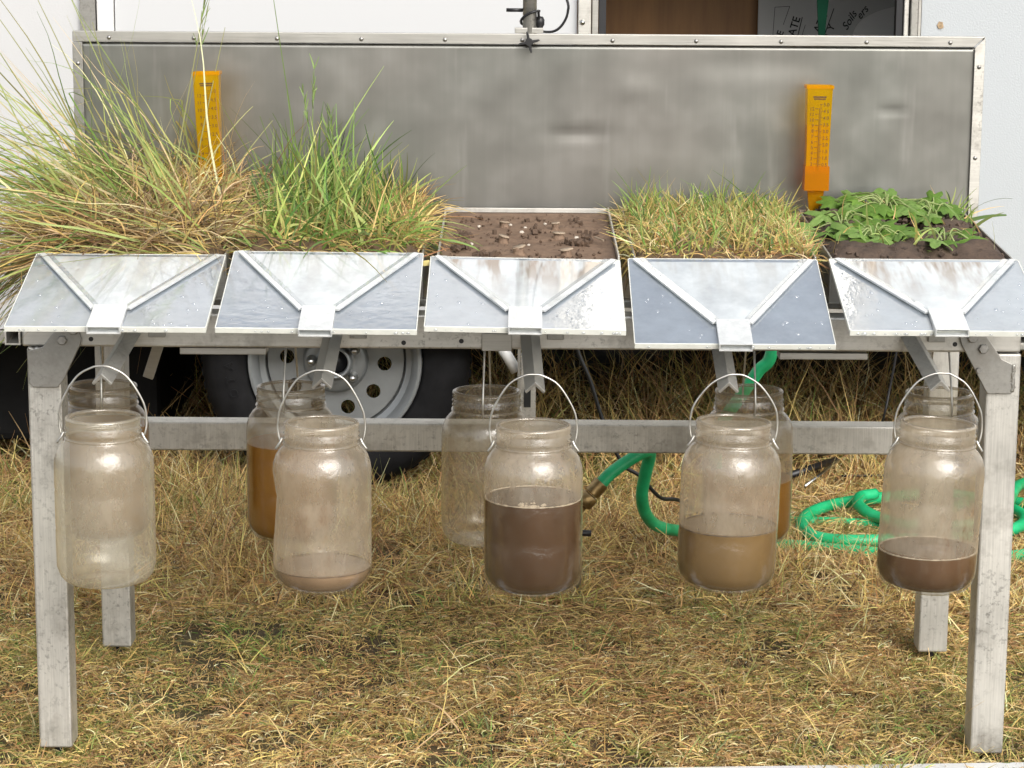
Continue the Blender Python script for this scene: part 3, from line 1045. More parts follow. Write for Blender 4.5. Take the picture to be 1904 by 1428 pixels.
for (x0, y0, z0, z1) in ((-0.716, 0.0005, 0.016, 0.634), (0.701, 0.0005, 0.016, 0.634), (-0.703, 0.475, 0.03, 0.634), (0.703, 0.475, 0.03, 0.634)):
    lg = part('leg', MB().box(x0, x0 + 0.0498, y0, y0 + 0.05, z0, z1), M['alu_leg'], bevel=0.003)
    part('foot_bolt', MB().tube([(x0 + 0.025, y0 + 0.02, -0.02), (x0 + 0.025, y0 + 0.02, z0 + 0.002)], 0.0055, 10), M['black'], lg, 0)
part('front_beam', MB().box(-0.7225, 0.7495, 0.0, 0.0508, 0.636, 0.6865), M['alu'], bevel=0.003)
part('rear_beam', MB().box(-0.7025, 0.7525, 0.4755, 0.525, 0.636, 0.6865), M['alu'], bevel=0.003)
part('lower_crossbar', MB().box(-0.6525, 0.7025, 0.4765, 0.5245, 0.377, 0.426), M['alu_leg'], bevel=0.003)
# open-ended side rails (hollow tubes)
for x0, x1, y0 in ((-0.7475, -0.7245, -0.001), (0.7515, 0.7745, 0.06)):
    r_ = MB()
    zt, zb2, w = 0.678, 0.638, 0.0025
    r_.box(x0, x0 + w, y0, 0.56, zb2, zt).box(x1 - w, x1, y0, 0.56, zb2, zt)
    r_.box(x0 + w, x1 - w, y0 + 0.0005, 0.5595, zt - w, zt).box(x0 + w, x1 - w, y0 + 0.0005, 0.5595, zb2, zb2 + w)
    part('side_rail', r_, M['alu'], bevel=0)
for y0 in (0.075, 0.43):
    part('tray_rail', MB().box(-0.72, 0.75, y0, y0 + 0.025, 0.6875, 0.699), M['alu_dark'])
part('hanging_bar', MB().box(-0.70, 0.735, 0.152, 0.168, 0.621, 0.631), M['alu_dark'])
for x in (-0.715, 0.735):
    part('side_beam', MB().box(x, x + 0.02, 0.052, 0.474, 0.636, 0.6855), M['alu_dark'])
part('tie_plate', MB().box(-0.492, -0.3643, 0.012, 0.05, 0.6235, 0.6335), M['alu_bright'], bevel=0.001)
part('tie_plate', MB().box(0.3956, 0.5263, 0.012, 0.05, 0.6215, 0.6315), M['alu_bright'], bevel=0.001)
part('beam_splice', MB().box(-0.045, -0.0005, -0.0035, -0.0005, 0.634, 0.66), M['alu_bright'], bevel=0.001)
# gusset plates
gl_ = [(-0.6662, 0.668), (-0.640, 0.668), (-0.6334, 0.6484), (-0.6352, 0.6404), (-0.6613, 0.5871), (-0.6703, 0.5757), (-0.7061, 0.5755), (-0.713, 0.5819), (-0.7144, 0.6300), (-0.6907, 0.6368)]
gp = part('gusset_plate', MB().prism(gl_, -0.0065, -0.001), M['alu_dark'], bevel=0.0012)
gr_ = [(0.6574, 0.6601), (0.6673, 0.6697), (0.6918, 0.6691), (0.7205, 0.6276), (0.7375, 0.6196), (0.7412, 0.5803), (0.736, 0.5753), (0.7015, 0.575), (0.6602, 0.6489)]
gq = part('gusset_plate', MB().prism(gr_, -0.0065, -0.001), M['alu_dark'], bevel=0.0012)


def bolt(parent, x, z, y=-0.0067, r=0.0075, n=6):
    part('bolt', MB().lathe([(0.0001, -0.0052), (r * 0.85, -0.0052), (r, -0.004), (r, 0.0)], n, 'Y', Matrix.Translation((x, y, z))), M['steel'], parent, 0)


bolt(gp, -0.6615, 0.647)
bolt(gp, -0.6445, 0.6623)
bolt(gq, 0.676, 0.6589)
bolt(gq, 0.6925, 0.643)
bolt(gq, 0.6868, 0.6108, r=0.0042, n=14)
# weld bead on the right gusset
wb = [(0.7385 + random.uniform(-0.0012, 0.0012), -0.0045, 0.578 + k * 0.0024) for k in range(18)]
part('weld_bead', MB().tube(wb, [0.0028 + 0.0012 * (k % 2) for k in range(18)], 8), M['alu_bright'], gq, 0, smooth=True)
wb = [(-0.712 + k * 0.0016, -0.0035, 0.632 + 0.002 * math.sin(k)) for k in range(14)]
part('weld_bead', MB().tube(wb, [0.0024 + 0.001 * (k % 2) for k in range(14)], 8), M['alu_bright'], gp, 0, smooth=True)
# small dark bolt holes in the front beam
for x, z in ((-0.6205, 0.6475), (0.652, 0.648), (-0.16, 0.645), (-0.075, 0.648)):
    part('bolt_hole', MB().lathe([(0.0001, -0.0004), (0.0036, -0.0004), (0.0036, 0.0008)], 12, 'Y', Matrix.Translation((x, 0, z))), M['black'], tb, 0)
# angle-iron arms that carry the front jars
ARM_TIPS = [(-0.5722, 0.634), (-0.2655, 0.630), (0.0323, 0.626), (0.3023, 0.628), (0.5977, 0.632)]
PX = [0.019 + 0.2925 * (i - 2) for i in range(5)]
for i, (tx, tz) in enumerate(ARM_TIPS):
    rx = [-0.560, -0.264, 0.026, 0.305, 0.586][i]
    A = Vector((rx, -0.002, 0.672))
    Bt = Vector((tx, -0.192, tz - 0.0035))
    ax = (Bt - A).normalized()
    sd = ax.cross(Vector((0, 0, 1))).normalized()
    upv = sd.cross(ax).normalized()
    w, th = 0.0145, 0.0028
    c0 = (Vector((0, 0)), Vector((-w, -w)), Vector((-w + th, -w - th)), Vector((0, -2 * th)), Vector((w - th, -w - th)), Vector((w, -w)))
    mb = MB()
    ptsA = [A + sd * p.x + upv * p.y for p in c0]
    ptsB = [Bt + sd * p.x + upv * p.y for p in c0]
    mb.add(ptsA + ptsB, [(0, 1, 2, 3), (0, 3, 4, 5), (9, 8, 7, 6), (11, 10, 9, 6)] + [(k, k + 6, (k + 1) % 6 + 6, (k + 1) % 6) for k in range(6)])
    part('hanger_arm', mb, M['alu_bright'] if i in (1, 2) else M['alu'], bevel=0.0006)
    part('arm_clamp', MB().box(rx + 0.025, rx + 0.05, -0.008, -0.0008, 0.652, 0.672), M['alu_dark'], bevel=0.001)
# short rear arms behind the left leg
for (x, z0) in ((-0.56, 0.565),):
    mb = MB().box(-0.008, 0.008, -0.004, 0.004, 0, 0.095, Matrix.Translation((x, 0.14, z0)) @ Matrix.Rotation(R(20), 4, 'Y') @ Matrix.Rotation(R(15), 4, 'X'))
    part('rear_arm', mb, M['alu_bright'], bevel=0.001)

# ------------------------------------------------------------------ splash board
sb = thing('splash_board', 'long brushed aluminium splash board with riveted trim behind the trays', 'board', (0.024, 0.50, 0.69))
bx = np.linspace(-0.724, 0.772, 150)
bz = np.linspace(0.69, 1.062, 50)
BX, BZ = np.meshgrid(bx, bz, indexing='ij')
BYv = 0.50 + 0.0022 * (vnoise(BX, BZ, 0.34, 3) - 0.5) + 0.0005 * (vnoise(BX, BZ, 0.09, 4) - 0.5)
for (cx_, cz_, sx_, sz_, am) in ((0.105, 0.915, 0.042, 0.011, 0.0013), (0.20, 0.99, 0.035, 0.02, -0.0009), (0.63, 0.957, 0.02, 0.005, 0.0009), (0.40, 1.03, 0.10, 0.02, 0.0009)):
    BYv = BYv + am * np.exp(-((BX - cx_) / sx_) ** 2 - ((BZ - cz_) / sz_) ** 2)
bV = np.stack([BX.ravel() - 0.024, BYv.ravel() - 0.50, BZ.ravel() - 0.69], -1)
nbx, nbz = BX.shape
ii, jj = np.meshgrid(np.arange(nbx - 1), np.arange(nbz - 1), indexing='ij')
q = (ii * nbz + jj).ravel()
sheet = put('sheet', np_mesh('sheet', [(bV, np.stack([q, q + nbz, q + nbz + 1, q + 1], -1), np.ones((len(bV), 3)))], M['board']), sb)
so = sheet.modifiers.new('thick', 'SOLIDIFY')
so.thickness = 0.0016
so.offset = 1
tt = MB()
tt.prism([(-0.7285, 1.0795), (0.7765, 1.0795), (0.7585, 1.0625), (-0.7285, 1.0625)], 0.4915, 0.4945)
tt.box(-0.7285, 0.7765, 0.4946, 0.510, 1.0775, 1.0797)
top_trim = part('top_trim', tt, M['alu_bright'], sb, 0.0008)
st = MB()
st.prism([(0.7600, 0.70), (0.7600, 1.0615), (0.7770, 1.0780), (0.7770, 0.70)], 0.4917, 0.4947)
st.box(0.7748, 0.7772, 0.4948, 0.510, 0.70, 1.077)
rt = part('side_trim', st, M['alu'], sb, 0.0008)
st = MB()
st.prism([(-0.7290, 0.70), (-0.7290, 1.0618), (-0.7125, 1.0618), (-0.7125, 0.70)], 0.4917, 0.4947)
st.box(-0.7293, -0.7268, 0.4948, 0.510, 0.70, 1.0618)
lt = part('side_trim', st, M['alu_dark'], sb, 0.0008)


def rivet(parent, x, z, y, r=0.0036):
    part('rivet', MB().lathe([(0.0001, -0.0024), (r * 0.7, -0.0018), (r, -0.0006), (r, 0.0)], 12, 'Y', Matrix.Translation((x, y, z))), M['steel'], parent, 0, smooth=True)


for x in (-0.668, -0.528, -0.391, -0.252, -0.114, 0.0135, 0.162, 0.300, 0.440, 0.581, 0.719):
    rivet(top_trim, x, 1.0695, 0.4914)
for z in (1.03, 0.88, 0.76):
    rivet(rt, 0.768, z, 0.4916)
for z in (1.027, 0.90, 0.78):
    rivet(lt, -0.7205, z, 0.4916)

# mast, star knob and cable on the board
ms = thing('sprinkler_mast', 'grey aluminium pipe mast clamped to the top of the splash board', 'mast', (0.0255, 0.52, 1.06))
MB().tube([(0.0255, 0.52, 1.05), (0.0255, 0.52, 1.75)], 0.0117, 24).build('pipe', M['alu'], ms, True)
MB().box(0.0007, 0.048, 0.509, 0.536, 1.0802, 1.089).build('clamp_block', M['alu_bright'], ms, bevel=0.001)
kb = MB()
kp = []
for k in range(48):
    a = 2 * math.pi * k / 48 + R(10)
    rr = 0.0068 + 0.0122 * max(0.0, math.cos(4 * a - 4 * R(12))) ** 3
    kp.append((0.0245 + rr * math.cos(a), 1.0665 + rr * math.sin(a)))
kb.prism(kp, 0.474, 0.482)
kb.tube([(0.0245, 0.482, 1.0665), (0.0245, 0.505, 1.0665)], 0.004, 10)
kb.build('star_knob', M['black'], ms, bevel=0.0012)
MB().tube([(-0.0135, 0.522, 1.1175), (0.014, 0.522, 1.1175)], 0.0032, 10).build('clamp_lever', M['black'], ms, True)
MB().lathe([(0.0001, 0.008), (0.005, 0.007), (0.0075, 0.002), (0.0075, -0.006), (0.005, -0.010), (0.005, -0.016)], 14, 'Z',
           Matrix.Translation((0.0425, 0.520, 1.100))).build('cable_plug', M['black'], ms, True)
cb = spline([(0.0425, 0.520, 1.085), (0.040, 0.512, 1.112), (0.0405, 0.510, 1.1165), (0.027, 0.5055, 1.1135), (0.013, 0.512, 1.104),
             (0.0125, 0.528, 1.095), (0.028, 0.536, 1.090), (0.044, 0.53, 1.083), (0.0655, 0.525, 1.0830), (0.080, 0.522, 1.0945),
             (0.0885, 0.52, 1.115), (0.085, 0.52, 1.14), (0.05, 0.53, 1.22), (0.0395, 0.52, 1.5)], 8)
tag(MB().tube(cb, 0.0022, 8).build('cable', M['black'], None, True, origin=(0, 0, 0)), 'thin black cable looped round the mast above the splash board', 'cable')

# ------------------------------------------------------------------ soil trays
def tray_z(y):
    return 0.763 + (y - 0.06) * 0.0675


TW = [0.272, 0.272, 0.272, 0.272, 0.272]
TRAY_LBL = ['aluminium tray under the tall lodged grass at the left end',
            'aluminium tray holding the tufted green grass',
            'aluminium tray of bare brown soil in the middle',
            'aluminium tray of short patchy turf right of the bare soil',
            'aluminium tray of dark soil and weeds at the right end']
TRAYS = []
for i in range(5):
    cx = PX[i] + 0.004
    x0, x1, y0, y1 = cx - TW[i] / 2, cx + TW[i] / 2, 0.055, 0.468
    tt = thing('soil_tray', TRAY_LBL[i], 'tray', (cx, 0.26, 0.70), 'trays on the table')
    TRAYS.append(tt)
    w = 0.0028
    b0 = 0.0715
    pan = MB()

    def slab(xa, xb, ya, yb, dz0, dz1):
        vs = [(x, y, tray_z(y) + dz) for x in (xa, xb) for y in (ya, yb) for dz in (dz0, dz1)]
        pan.add(vs, [(0, 1, 3, 2), (4, 6, 7, 5), (0, 4, 5, 1), (2, 3, 7, 6), (0, 2, 6, 4), (1, 5, 7, 3)])
    # base carried on the rails, walls around it
    slab(x0, x1, y0, y1, -0.064, -0.061)
    slab(x0, x0 + w, y0, y1, -0.061, 0.006)
    slab(x1 - w, x1, y0, y1, -0.061, 0.006)
    slab(x0 + w, x1 - w, y0, y0 + w, -0.061, -0.002)
    slab(x0 + w, x1 - w, y1 - w, y1, -0.061, 0.004)
    pan.build('pan', M['pan'] if i != 2 else M['alu'], tt, bevel=0.0005)
    # soil block with an uneven top
    hump = [0.022, 0.020, -0.004, 0.016, 0.014][i]
    rough = [0.012, 0.012, 0.004, 0.010, 0.020][i]
    nxs, nys = 46, 60
    sx = np.linspace(x0 + w + 0.0005, x1 - w - 0.0005, nxs)
    sy = np.linspace(y0 + w + 0.0005, y1 - w - 0.0005, nys)
    SX, SY = np.meshgrid(sx, sy, indexing='ij')
    ed = np.minimum(np.minimum(SX - sx[0], sx[-1] - SX) / 0.03, np.minimum(SY - sy[0], sy[-1] - SY) / 0.04).clip(0, 1)
    ed = ed * (2 - ed)
    SZ = tray_z(SY) - 0.003 + hump * ed + rough * ed * (vnoise(SX, SY, 0.06, 20 + i) - 0.5) + rough * 0.5 * ed * (vnoise(SX, SY, 0.018, 30 + i) - 0.5)
    if i == 2:
        SZ = SZ + 0.004 * (vnoise(SX, SY, 0.012, 41) - 0.5) * ed
    if i == 4:
        SZ = SZ + 0.012 * np.exp(-((SX - cx - 0.0) / 0.085) ** 2) * np.clip((SY - 0.18) / 0.2, 0, 1) * ed
    V = np.stack([SX.ravel(), SY.ravel(), SZ.ravel()], -1)
    Vb = V.copy()
    Vb[:, 2] = tray_z(V[:, 1]) - 0.060
    idx = np.arange(nxs * nys).reshape(nxs, nys)
    top = np.stack([idx[:-1, :-1], idx[1:, :-1], idx[1:, 1:], idx[:-1, 1:]], -1).reshape(-1, 4)
    per = np.concatenate([idx[:, 0], idx[-1, 1:], idx[-2::-1, -1], idx[0, -2:0:-1]])
    nb = nxs * nys
    side = np.stack([per, np.roll(per, -1), np.roll(per, -1) + nb, per + nb], -1)[:, ::-1]
    VV = np.concatenate([V, Vb]) - np.array([cx, 0.26, 0.70])
    so_ = put('soil', np_mesh('soil', [(VV, np.concatenate([top, side]), np.ones((len(VV), 3)))],
                              [M['sod'], M['sod'], M['soil_bare'], M['sod'], M['soil_dark']][i]), tt)
    TRAYS[i]['_z'] = 0.0
    del TRAYS[i]['_z']


def top_z(i, x, y):
    cx = PX[i] + 0.004
    hump = [0.022, 0.020, -0.004, 0.016, 0.014][i]
    ed = np.minimum(np.minimum(x - cx + 0.133, cx + 0.133 - x) / 0.03, np.minimum(y - 0.058, 0.465 - y) / 0.04).clip(0, 1)
    ed = ed * (2 - ed)
    z = tray_z(y) - 0.003 + hump * ed
    if i == 4:
        z = z + 0.012 * np.exp(-((x - cx) / 0.085) ** 2) * np.clip((y - 0.18) / 0.2, 0, 1) * ed
    return z


def tray_blades(i, N, th, L, W, cols, probs, yd=0.3, bz=(-0.3, 0.0), bx=(-0.1, 0.1), seg=6, xr=(-0.13, 0.13), yr=(0.065, 0.46), wav=0.0, taper=0.88, lift=0.0, jit=0.22, kink=0.3):
    """blades rooted in tray i; th = range of lean angles in the X-Z plane (90 = upright, 180 = to the left)"""
    cx = PX[i] + 0.004
    x = cx + RNG.uniform(xr[0], xr[1], N)
    y = RNG.uniform(yr[0], yr[1], N)
    z = top_z(i, x, y) - 0.004 + RNG.uniform(0, 1, N) * lift
    a = np.radians(RNG.uniform(th[0], th[1], N))
    dy = RNG.normal(0, yd, N)
    d0 = np.stack([np.cos(a), dy, np.sin(a)], -1)
    d0 /= np.linalg.norm(d0, axis=1, keepdims=True)
    bend = np.stack([RNG.uniform(bx[0], bx[1], N), RNG.normal(0, 0.12, N), RNG.uniform(bz[0], bz[1], N)], -1)
    return ribbons(np.stack([x, y, z], -1), d0, bend, RNG.uniform(L[0], L[1], N), RNG.uniform(W[0], W[1], N), palette(cols, probs, N, jit), seg, taper, wav, kink)


def heads(pts, col, n=16, size=0.016, span=0.22):
    out = []
    for (r0, tip, sag) in pts:
        r0, tip = np.array(r0), np.array(tip)
        L = np.linalg.norm(tip - r0)
        b = np.array([0, 0, -sag])
        d = (tip - r0) / L - b
        t = RNG.uniform(1 - span, 1.0, n)[:, None]
        base = r0 + L * (d * t + b * t * t)
        tan = d + 2 * b * t
        d0 = tan / np.linalg.norm(tan, axis=1, keepdims=True) + RNG.normal(0, 0.22, (n, 3))
        out.append(ribbons(base, d0, RNG.normal(0, 0.1, (n, 3)), RNG.uniform(0.5, 1.2, n) * size, RNG.uniform(0.0012, 0.0026, n), palette([col], [1], n), 3, 0.7))
    return out


def aimed(i, pts, W, col):
    """single stems from a list of (root, tip, sag)"""
    out = []
    for (r0, tip, sag) in pts:
        r0, tip = np.array(r0), np.array(tip)
        L = np.linalg.norm(tip - r0)
        bend = np.array([[0, 0, -sag]])
        d0 = (tip - r0)[None] / L - bend
        out.append(ribbons(r0[None], d0, bend, np.array([L]), np.array([W]), np.clip(np.array([col]) * random.uniform(0.8, 1.2), 0, 1), 10, 0.6))
    return out


# tray 1: tall grass lodged to the left
ch = [
    tray_blades(0, 3400, (-20, 200), (0.04, 0.16), (0.0015, 0.0034), [[0.50, 0.38, 0.20], BROWN, [0.34, 0.23, 0.12], STRAW, [0.11, 0.07, 0.035]], [.26, .28, .16, .16, .14], 0.5, (-0.9, -0.1), (-0.4, 0.35), 7, wav=0.06, lift=0.03),
    tray_blades(0, 1300, (140, 215), (0.08, 0.19), (0.0015, 0.003), [[0.50, 0.38, 0.20], [0.34, 0.23, 0.12], STRAW, LIME, BROWN], [.24, .14, .2, .2, .22], 0.25, (-0.35, -0.02), (-0.2, 0.0), 7, (-0.13, 0.13), (0.06, 0.2), 0.02),
    tray_blades(0, 230, (100, 172), (0.16, 0.42), (0.0024, 0.0046), [LIME, OLIVE, GREEN, PALE, STRAW], [.46, .18, .26, .06, .04], 0.32, (-0.4, 0.08), (-0.3, 0.04), 9, (-0.11, 0.12), (0.1, 0.44), 0.03),
    tray_blades(0, 250, (135, 200), (0.12, 0.36), (0.0022, 0.0042), [LIME, OLIVE, GREEN, PALE, TAN], [.38, .2, .22, .1, .1], 0.35, (-0.6, 0.1), (-0.25, 0.1), 9, (-0.12, 0.12), (0.08, 0.42), 0.035),
    tray_blades(0, 70, (185, 225), (0.14, 0.30), (0.0018, 0.0032), [DKGRN, GREEN, OLIVE, BROWN], [.35, .25, .2, .2], 0.25, (-0.5, -0.1), (-0.15, 0.05), 9, (-0.13, -0.05), (0.06, 0.3), 0.02, lift=0.06),
    tray_blades(0, 560, (10, 85), (0.06, 0.19), (0.0016, 0.003), [STRAW, LIME, PALE, TAN, OLIVE], [.3, .2, .2, .2, .1], 0.3, (-0.9, -0.25), (0.0, 0.3), 8, (-0.06, 0.13), (0.08, 0.42), 0.03),
    tray_blades(0, 900, (60, 150), (0.05, 0.12), (0.002, 0.0035), [LIME, STRAW, OLIVE, PALE], [.3, .3, .2, .2], 0.35, (-0.7, -0.1), (-0.5, 0.1), 7, (-0.12, 0.12), (0.12, 0.45)),
]
r1 = lambda x, y=0.3: (x, y, 0.80)
ch += aimed(0, [(r1(-0.545), (-0.474, 0.33, 1.165), 0.05), (r1(-0.55), (-0.483, 0.35, 1.17), -0.03), (r1(-0.52), (-0.465, 0.4, 1.09), 0.04),
                (r1(-0.60), (-0.66, 0.3, 1.10), 0.1), (r1(-0.56), (-0.615, 0.32, 1.07), 0.06), (r1(-0.60), (-0.755, 0.28, 1.165), 0.08),
                (r1(-0.62), (-0.80, 0.2, 1.13), 0.12), (r1(-0.58), (-0.70, 0.3, 1.11), 0.10), (r1(-0.55), (-0.615, 0.36, 1.02), 0.05),
                (r1(-0.49), (-0.385, 0.35, 0.945), 0.12), (r1(-0.50), (-0.37, 0.33, 0.90), 0.3), (r1(-0.53), (-0.42, 0.38, 0.965), 0.3),
                (r1(-0.62, 0.2), (-0.84, 0.1, 1.07), 0.15), (r1(-0.60, 0.2), (-0.86, 0.1, 1.00), 0.2)], 0.0024, [0.36, 0.36, 0.14])
ch += heads([(r1(-0.545), (-0.474, 0.33, 1.165), 0.05), (r1(-0.55), (-0.483, 0.35, 1.17), -0.03)], [0.2, 0.28, 0.07], 14, 0.022, 0.3)
tag(put('tall_grass', np_mesh('tall_grass', ch, M['blade'])), 'tall yellow-green grass flopping left over the leftmost tray', 'grass', None, 'stuff')

# tray 2: green tufted grass
ch = [
    tray_blades(1, 2200, (-10, 190), (0.03, 0.10), (0.0015, 0.0032), [TAN, BROWN, STRAW, RUST, OLIVE], [.24, .28, .18, .14, .16], 0.5, (-0.8, -0.1), (-0.3, 0.3), 6, wav=0.03),
    tray_blades(1, 400, (55, 125), (0.05, 0.13), (0.003, 0.0065), [GREEN, LIME, DKGRN, OLIVE], [.42, .2, .2, .18], 0.3, (-0.35, 0.05), (-0.25, 0.3), 7, (-0.125, 0.10), (0.08, 0.45), jit=0.3, kink=0.12),
    tray_blades(1, 120, (65, 118), (0.09, 0.19), (0.0025, 0.0055), [GREEN, LIME, DKGRN, OLIVE], [.42, .25, .18, .15], 0.2, (-0.25, 0.02), (-0.1, 0.3), 8, (-0.115, 0.02), (0.2, 0.45), jit=0.3, kink=0.08),
    tray_blades(1, 380, (20, 160), (0.06, 0.14), (0.002, 0.005), [GREEN, LIME, OLIVE, DKGRN], [.4, .25, .2, .15], 0.55, (-1.0, -0.3), (-0.4, 0.4), 8, (-0.13, 0.12), (0.065, 0.25)),
    tray_blades(1, 350, (40, 140), (0.03, 0.08), (0.002, 0.004), [STRAW, OLIVE, TAN, LIME], [.4, .2, .2, .2], 0.4, (-0.5, 0.0), (-0.2, 0.2), 6, (0.05, 0.13), (0.1, 0.45)),
]
r2 = lambda x, y=0.3: (x, y, 0.795)
ch += aimed(1, [(r2(-0.325), (-0.382, 0.3, 1.18), -0.12), (r2(-0.323), (-0.318, 0.35, 1.03), 0.02), (r2(-0.30), (-0.335, 0.33, 0.995), 0.02),
                (r2(-0.27), (-0.29, 0.3, 0.965), 0.05), (r2(-0.255), (-0.30, 0.34, 0.94), 0.1), (r2(-0.18), (-0.20, 0.3, 0.905), 0.06),
                (r2(-0.19), (-0.225, 0.3, 0.90), 0.05), (r2(-0.35), (-0.40, 0.3, 0.955), 0.08), (r2(-0.30), (-0.38, 0.3, 0.96), 0.1)], 0.0022, [0.18, 0.27, 0.07])
ch += heads([(r2(-0.323), (-0.318, 0.35, 1.03), 0.02), (r2(-0.30), (-0.335, 0.33, 0.995), 0.02), (r2(-0.27), (-0.29, 0.3, 0.965), 0.05), (r2(-0.255), (-0.30, 0.34, 0.94), 0.1)], [0.22, 0.32, 0.09], 18, 0.018, 0.3)
tag(put('green_grass', np_mesh('green_grass', ch, M['blade'])), 'upright tufts of broad green grass in the second tray from the left', 'grass', None, 'stuff')

# tray 4: short turf
ch = [
    tray_blades(3, 4200, (-10, 190), (0.018, 0.055), (0.0014, 0.003), [STRAW, TAN, PALE, OLIVE, RUST], [.36, .22, .17, .15, .1], 0.6, (-1.0, 0.0), (-0.4, 0.4), 5, (-0.138, 0.138), (0.06, 0.465), 0.03),
    tray_blades(3, 750, (50, 130), (0.025, 0.06), (0.0018, 0.0038), [GREEN, LIME, OLIVE, DKGRN], [.35, .3, .25, .1], 0.4, (-0.5, 0.05), (-0.3, 0.3), 5, (-0.135, 0.135), (0.07, 0.46)),
    tray_blades(3, 150, (60, 120), (0.035, 0.075), (0.002, 0.004), [GREEN, LIME, OLIVE], [.4, .3, .3], 0.3, (-0.4, 0.05), (-0.3, 0.3), 6, (-0.135, 0.135), (0.3, 0.46)),
    tray_blades(3, 260, (230, 310), (0.02, 0.05), (0.0015, 0.003), [STRAW, TAN, OLIVE], [.5, .3, .2], 0.5, (-0.3, 0.0), (-0.3, 0.3), 5, (-0.14, -0.13), (0.06, 0.46)),
]
tag(put('short_turf', np_mesh('short_turf', ch, M['blade'])), 'short straw and green turf in the fourth tray from the left', 'grass', None, 'stuff')

# ------------------------------------------------------------------ bare soil: chips, stones, crumbs
CHIPS = [(-0.014, 0.352, 0.0105, 'pale chip on a soil pedestal nearest the back left of the bare soil'),
         (-0.015, 0.222, 0.0105, 'tilted pale chip on a tall soil pedestal left of centre on bare soil'),
         (0.009, 0.125, 0.0125, 'round chip capping a soil pedestal near the front centre of bare soil'),
         (0.072, 0.262, 0.0125, 'largest flat pale chip right of centre on the bare soil'),
         (0.081, 0.118, 0.0115, 'brown chip on a soil pedestal at the front right of bare soil'),
         (0.068, 0.325, 0.0085, 'small chip on a pedestal behind the largest flat chip')]
for k, (x, y, r_, lb) in enumerate(CHIPS):
    r_ *= 0.8
    z = float(tray_z(y)) - 0.008
    e = thing('soil_pedestal_chip', lb, 'wood chip', (x, y, z), 'chips on the bare soil')
    hgt = 0.008 + 0.002 * (k % 3)
    tilt = Matrix.Rotation(R([6, 16, -14, 4, -8, -6][k]), 4, 'Y') @ Matrix.Rotation(R([-6, 4, 10, 2, 8, 5][k]), 4, 'X')
    c = MB()
    n = 16
    ang = [2 * math.pi * j / n for j in range(n)]
    prof = [(r_ * random.uniform(0.85, 1.15)) for _ in ang]
    lay = [(1.0, 0.0), (1.05, 0.0012), (0.97, 0.0024)]
    vs = [tilt @ Vector((prof[j] * s * math.cos(ang[j]), 0.75 * prof[j] * s * math.sin(ang[j]), h)) + Vector((0, 0, hgt)) for s, h in lay for j in range(n)]
    fs = [(a * n + j, a * n + (j + 1) % n, (a + 1) * n + (j + 1) % n, (a + 1) * n + j) for a in range(2) for j in range(n)]
    fs += [tuple(range(n - 1, -1, -1)), tuple(range(2 * n, 3 * n))]
    c.add(vs, fs).build('chip', M['chip'], e, True, origin=(0, 0, 0))
    pd = MB().lathe([(r_ * 1.15, -0.003), (r_ * 0.95, 0.003), (r_ * 0.8, hgt * 0.6), (r_ * 0.86, hgt + 0.0006)], 14, 'Z', Matrix.Diagonal((1, 0.75, 1, 1)), False, True)
    pd.v = [(p[0] + random.uniform(-.0012, .0012), p[1] + random.uniform(-.0012, .0012), p[2]) for p in pd.v]
    pd.build('pedestal', M['soil_bare'], e, True, origin=(0, 0, 0))
STN = [(0.014, 0.305, 0.004), (0.020, 0.345, 0.003), (-0.004, 0.37, 0.003), (0.024, 0.20, 0.003), (-0.064, 0.205, 0.0032), (-0.055, 0.355, 0.003), (0.10, 0.262, 0.0042), (0.052, 0.38, 0.003)]
STL = ['larger of two pale pebbles near the middle of the bare soil', 'tiny pale pebble just behind the larger middle pebble', 'tiny pale pebble beside the back left chip on bare soil',
       'tiny pale pebble between the two front chips on bare soil', 'tiny pale pebble at the left of the bare soil', 'tiny pale pebble at the back left of the bare soil',
       'flat pale pebble just right of the largest flat chip', 'tiny pale pebble at the back right of the bare soil']
for (x, y, r_), lb in zip(STN, STL):
    bm = bmesh.new()
    bmesh.ops.create_icosphere(bm, subdivisions=2, radius=r_)
    for v in bm.verts:
        v.co *= random.uniform(0.85, 1.12)
        v.co.z *= 0.75
    me = bpy.data.meshes.new('pebble')
    bm.to_mesh(me)
    bm.free()
    me.materials.append(M['pebble'])
    o = put('pebble', me)
    o.location = (x, y, tray_z(y) - 0.0065)
    tag(o, lb, 'pebble', 'pebbles on the bare soil')
cr = MB()
for _ in range(260):
    x = PX[2] + 0.004 + random.uniform(-0.128, 0.128)
    y = random.uniform(0.065, 0.455)
    s = random.uniform(0.0007, 0.0026) * (1.7 if random.random() < 0.12 else 1)
    mt_ = Matrix.Translation((x, y, tray_z(y) - 0.0065)) @ Euler((random.random() * 6, random.random() * 6, random.random() * 6)).to_matrix().to_4x4()
    cr.box(-s * random.uniform(0.8, 2.4), s, -s, s * random.uniform(0.6, 1.2), -s * 0.6, s * 0.6, mt_)
for (x, y) in ((-0.084, 0.15), (-0.078, 0.17), (-0.09, 0.165), (-0.08, 0.262), (-0.07, 0.255), (0.098, 0.21), (0.107, 0.205), (0.113, 0.215), (-0.03, 0.11), (-0.05, 0.108), (0.035, 0.30), (0.115, 0.25)):
    for _ in range(5):
        s = random.uniform(0.0025, 0.005)
        mt_ = Matrix.Translation((x + random.uniform(-.008, .008), y + random.uniform(-.01, .01), tray_z(y) - 0.004)) @ Euler((random.random() * 6, random.random() * 6, random.random() * 6)).to_matrix().to_4x4()
        cr.box(-s, s, -s, s, -s * 0.6, s * 0.6, mt_)
tag(cr.build('soil_crumbs', M['soil_mid'], None, bevel=0.0005, origin=(0, 0, 0)), 'dark crumbs and bits of litter scattered on the bare soil', 'crumbs', None, 'stuff')
sk = MB()
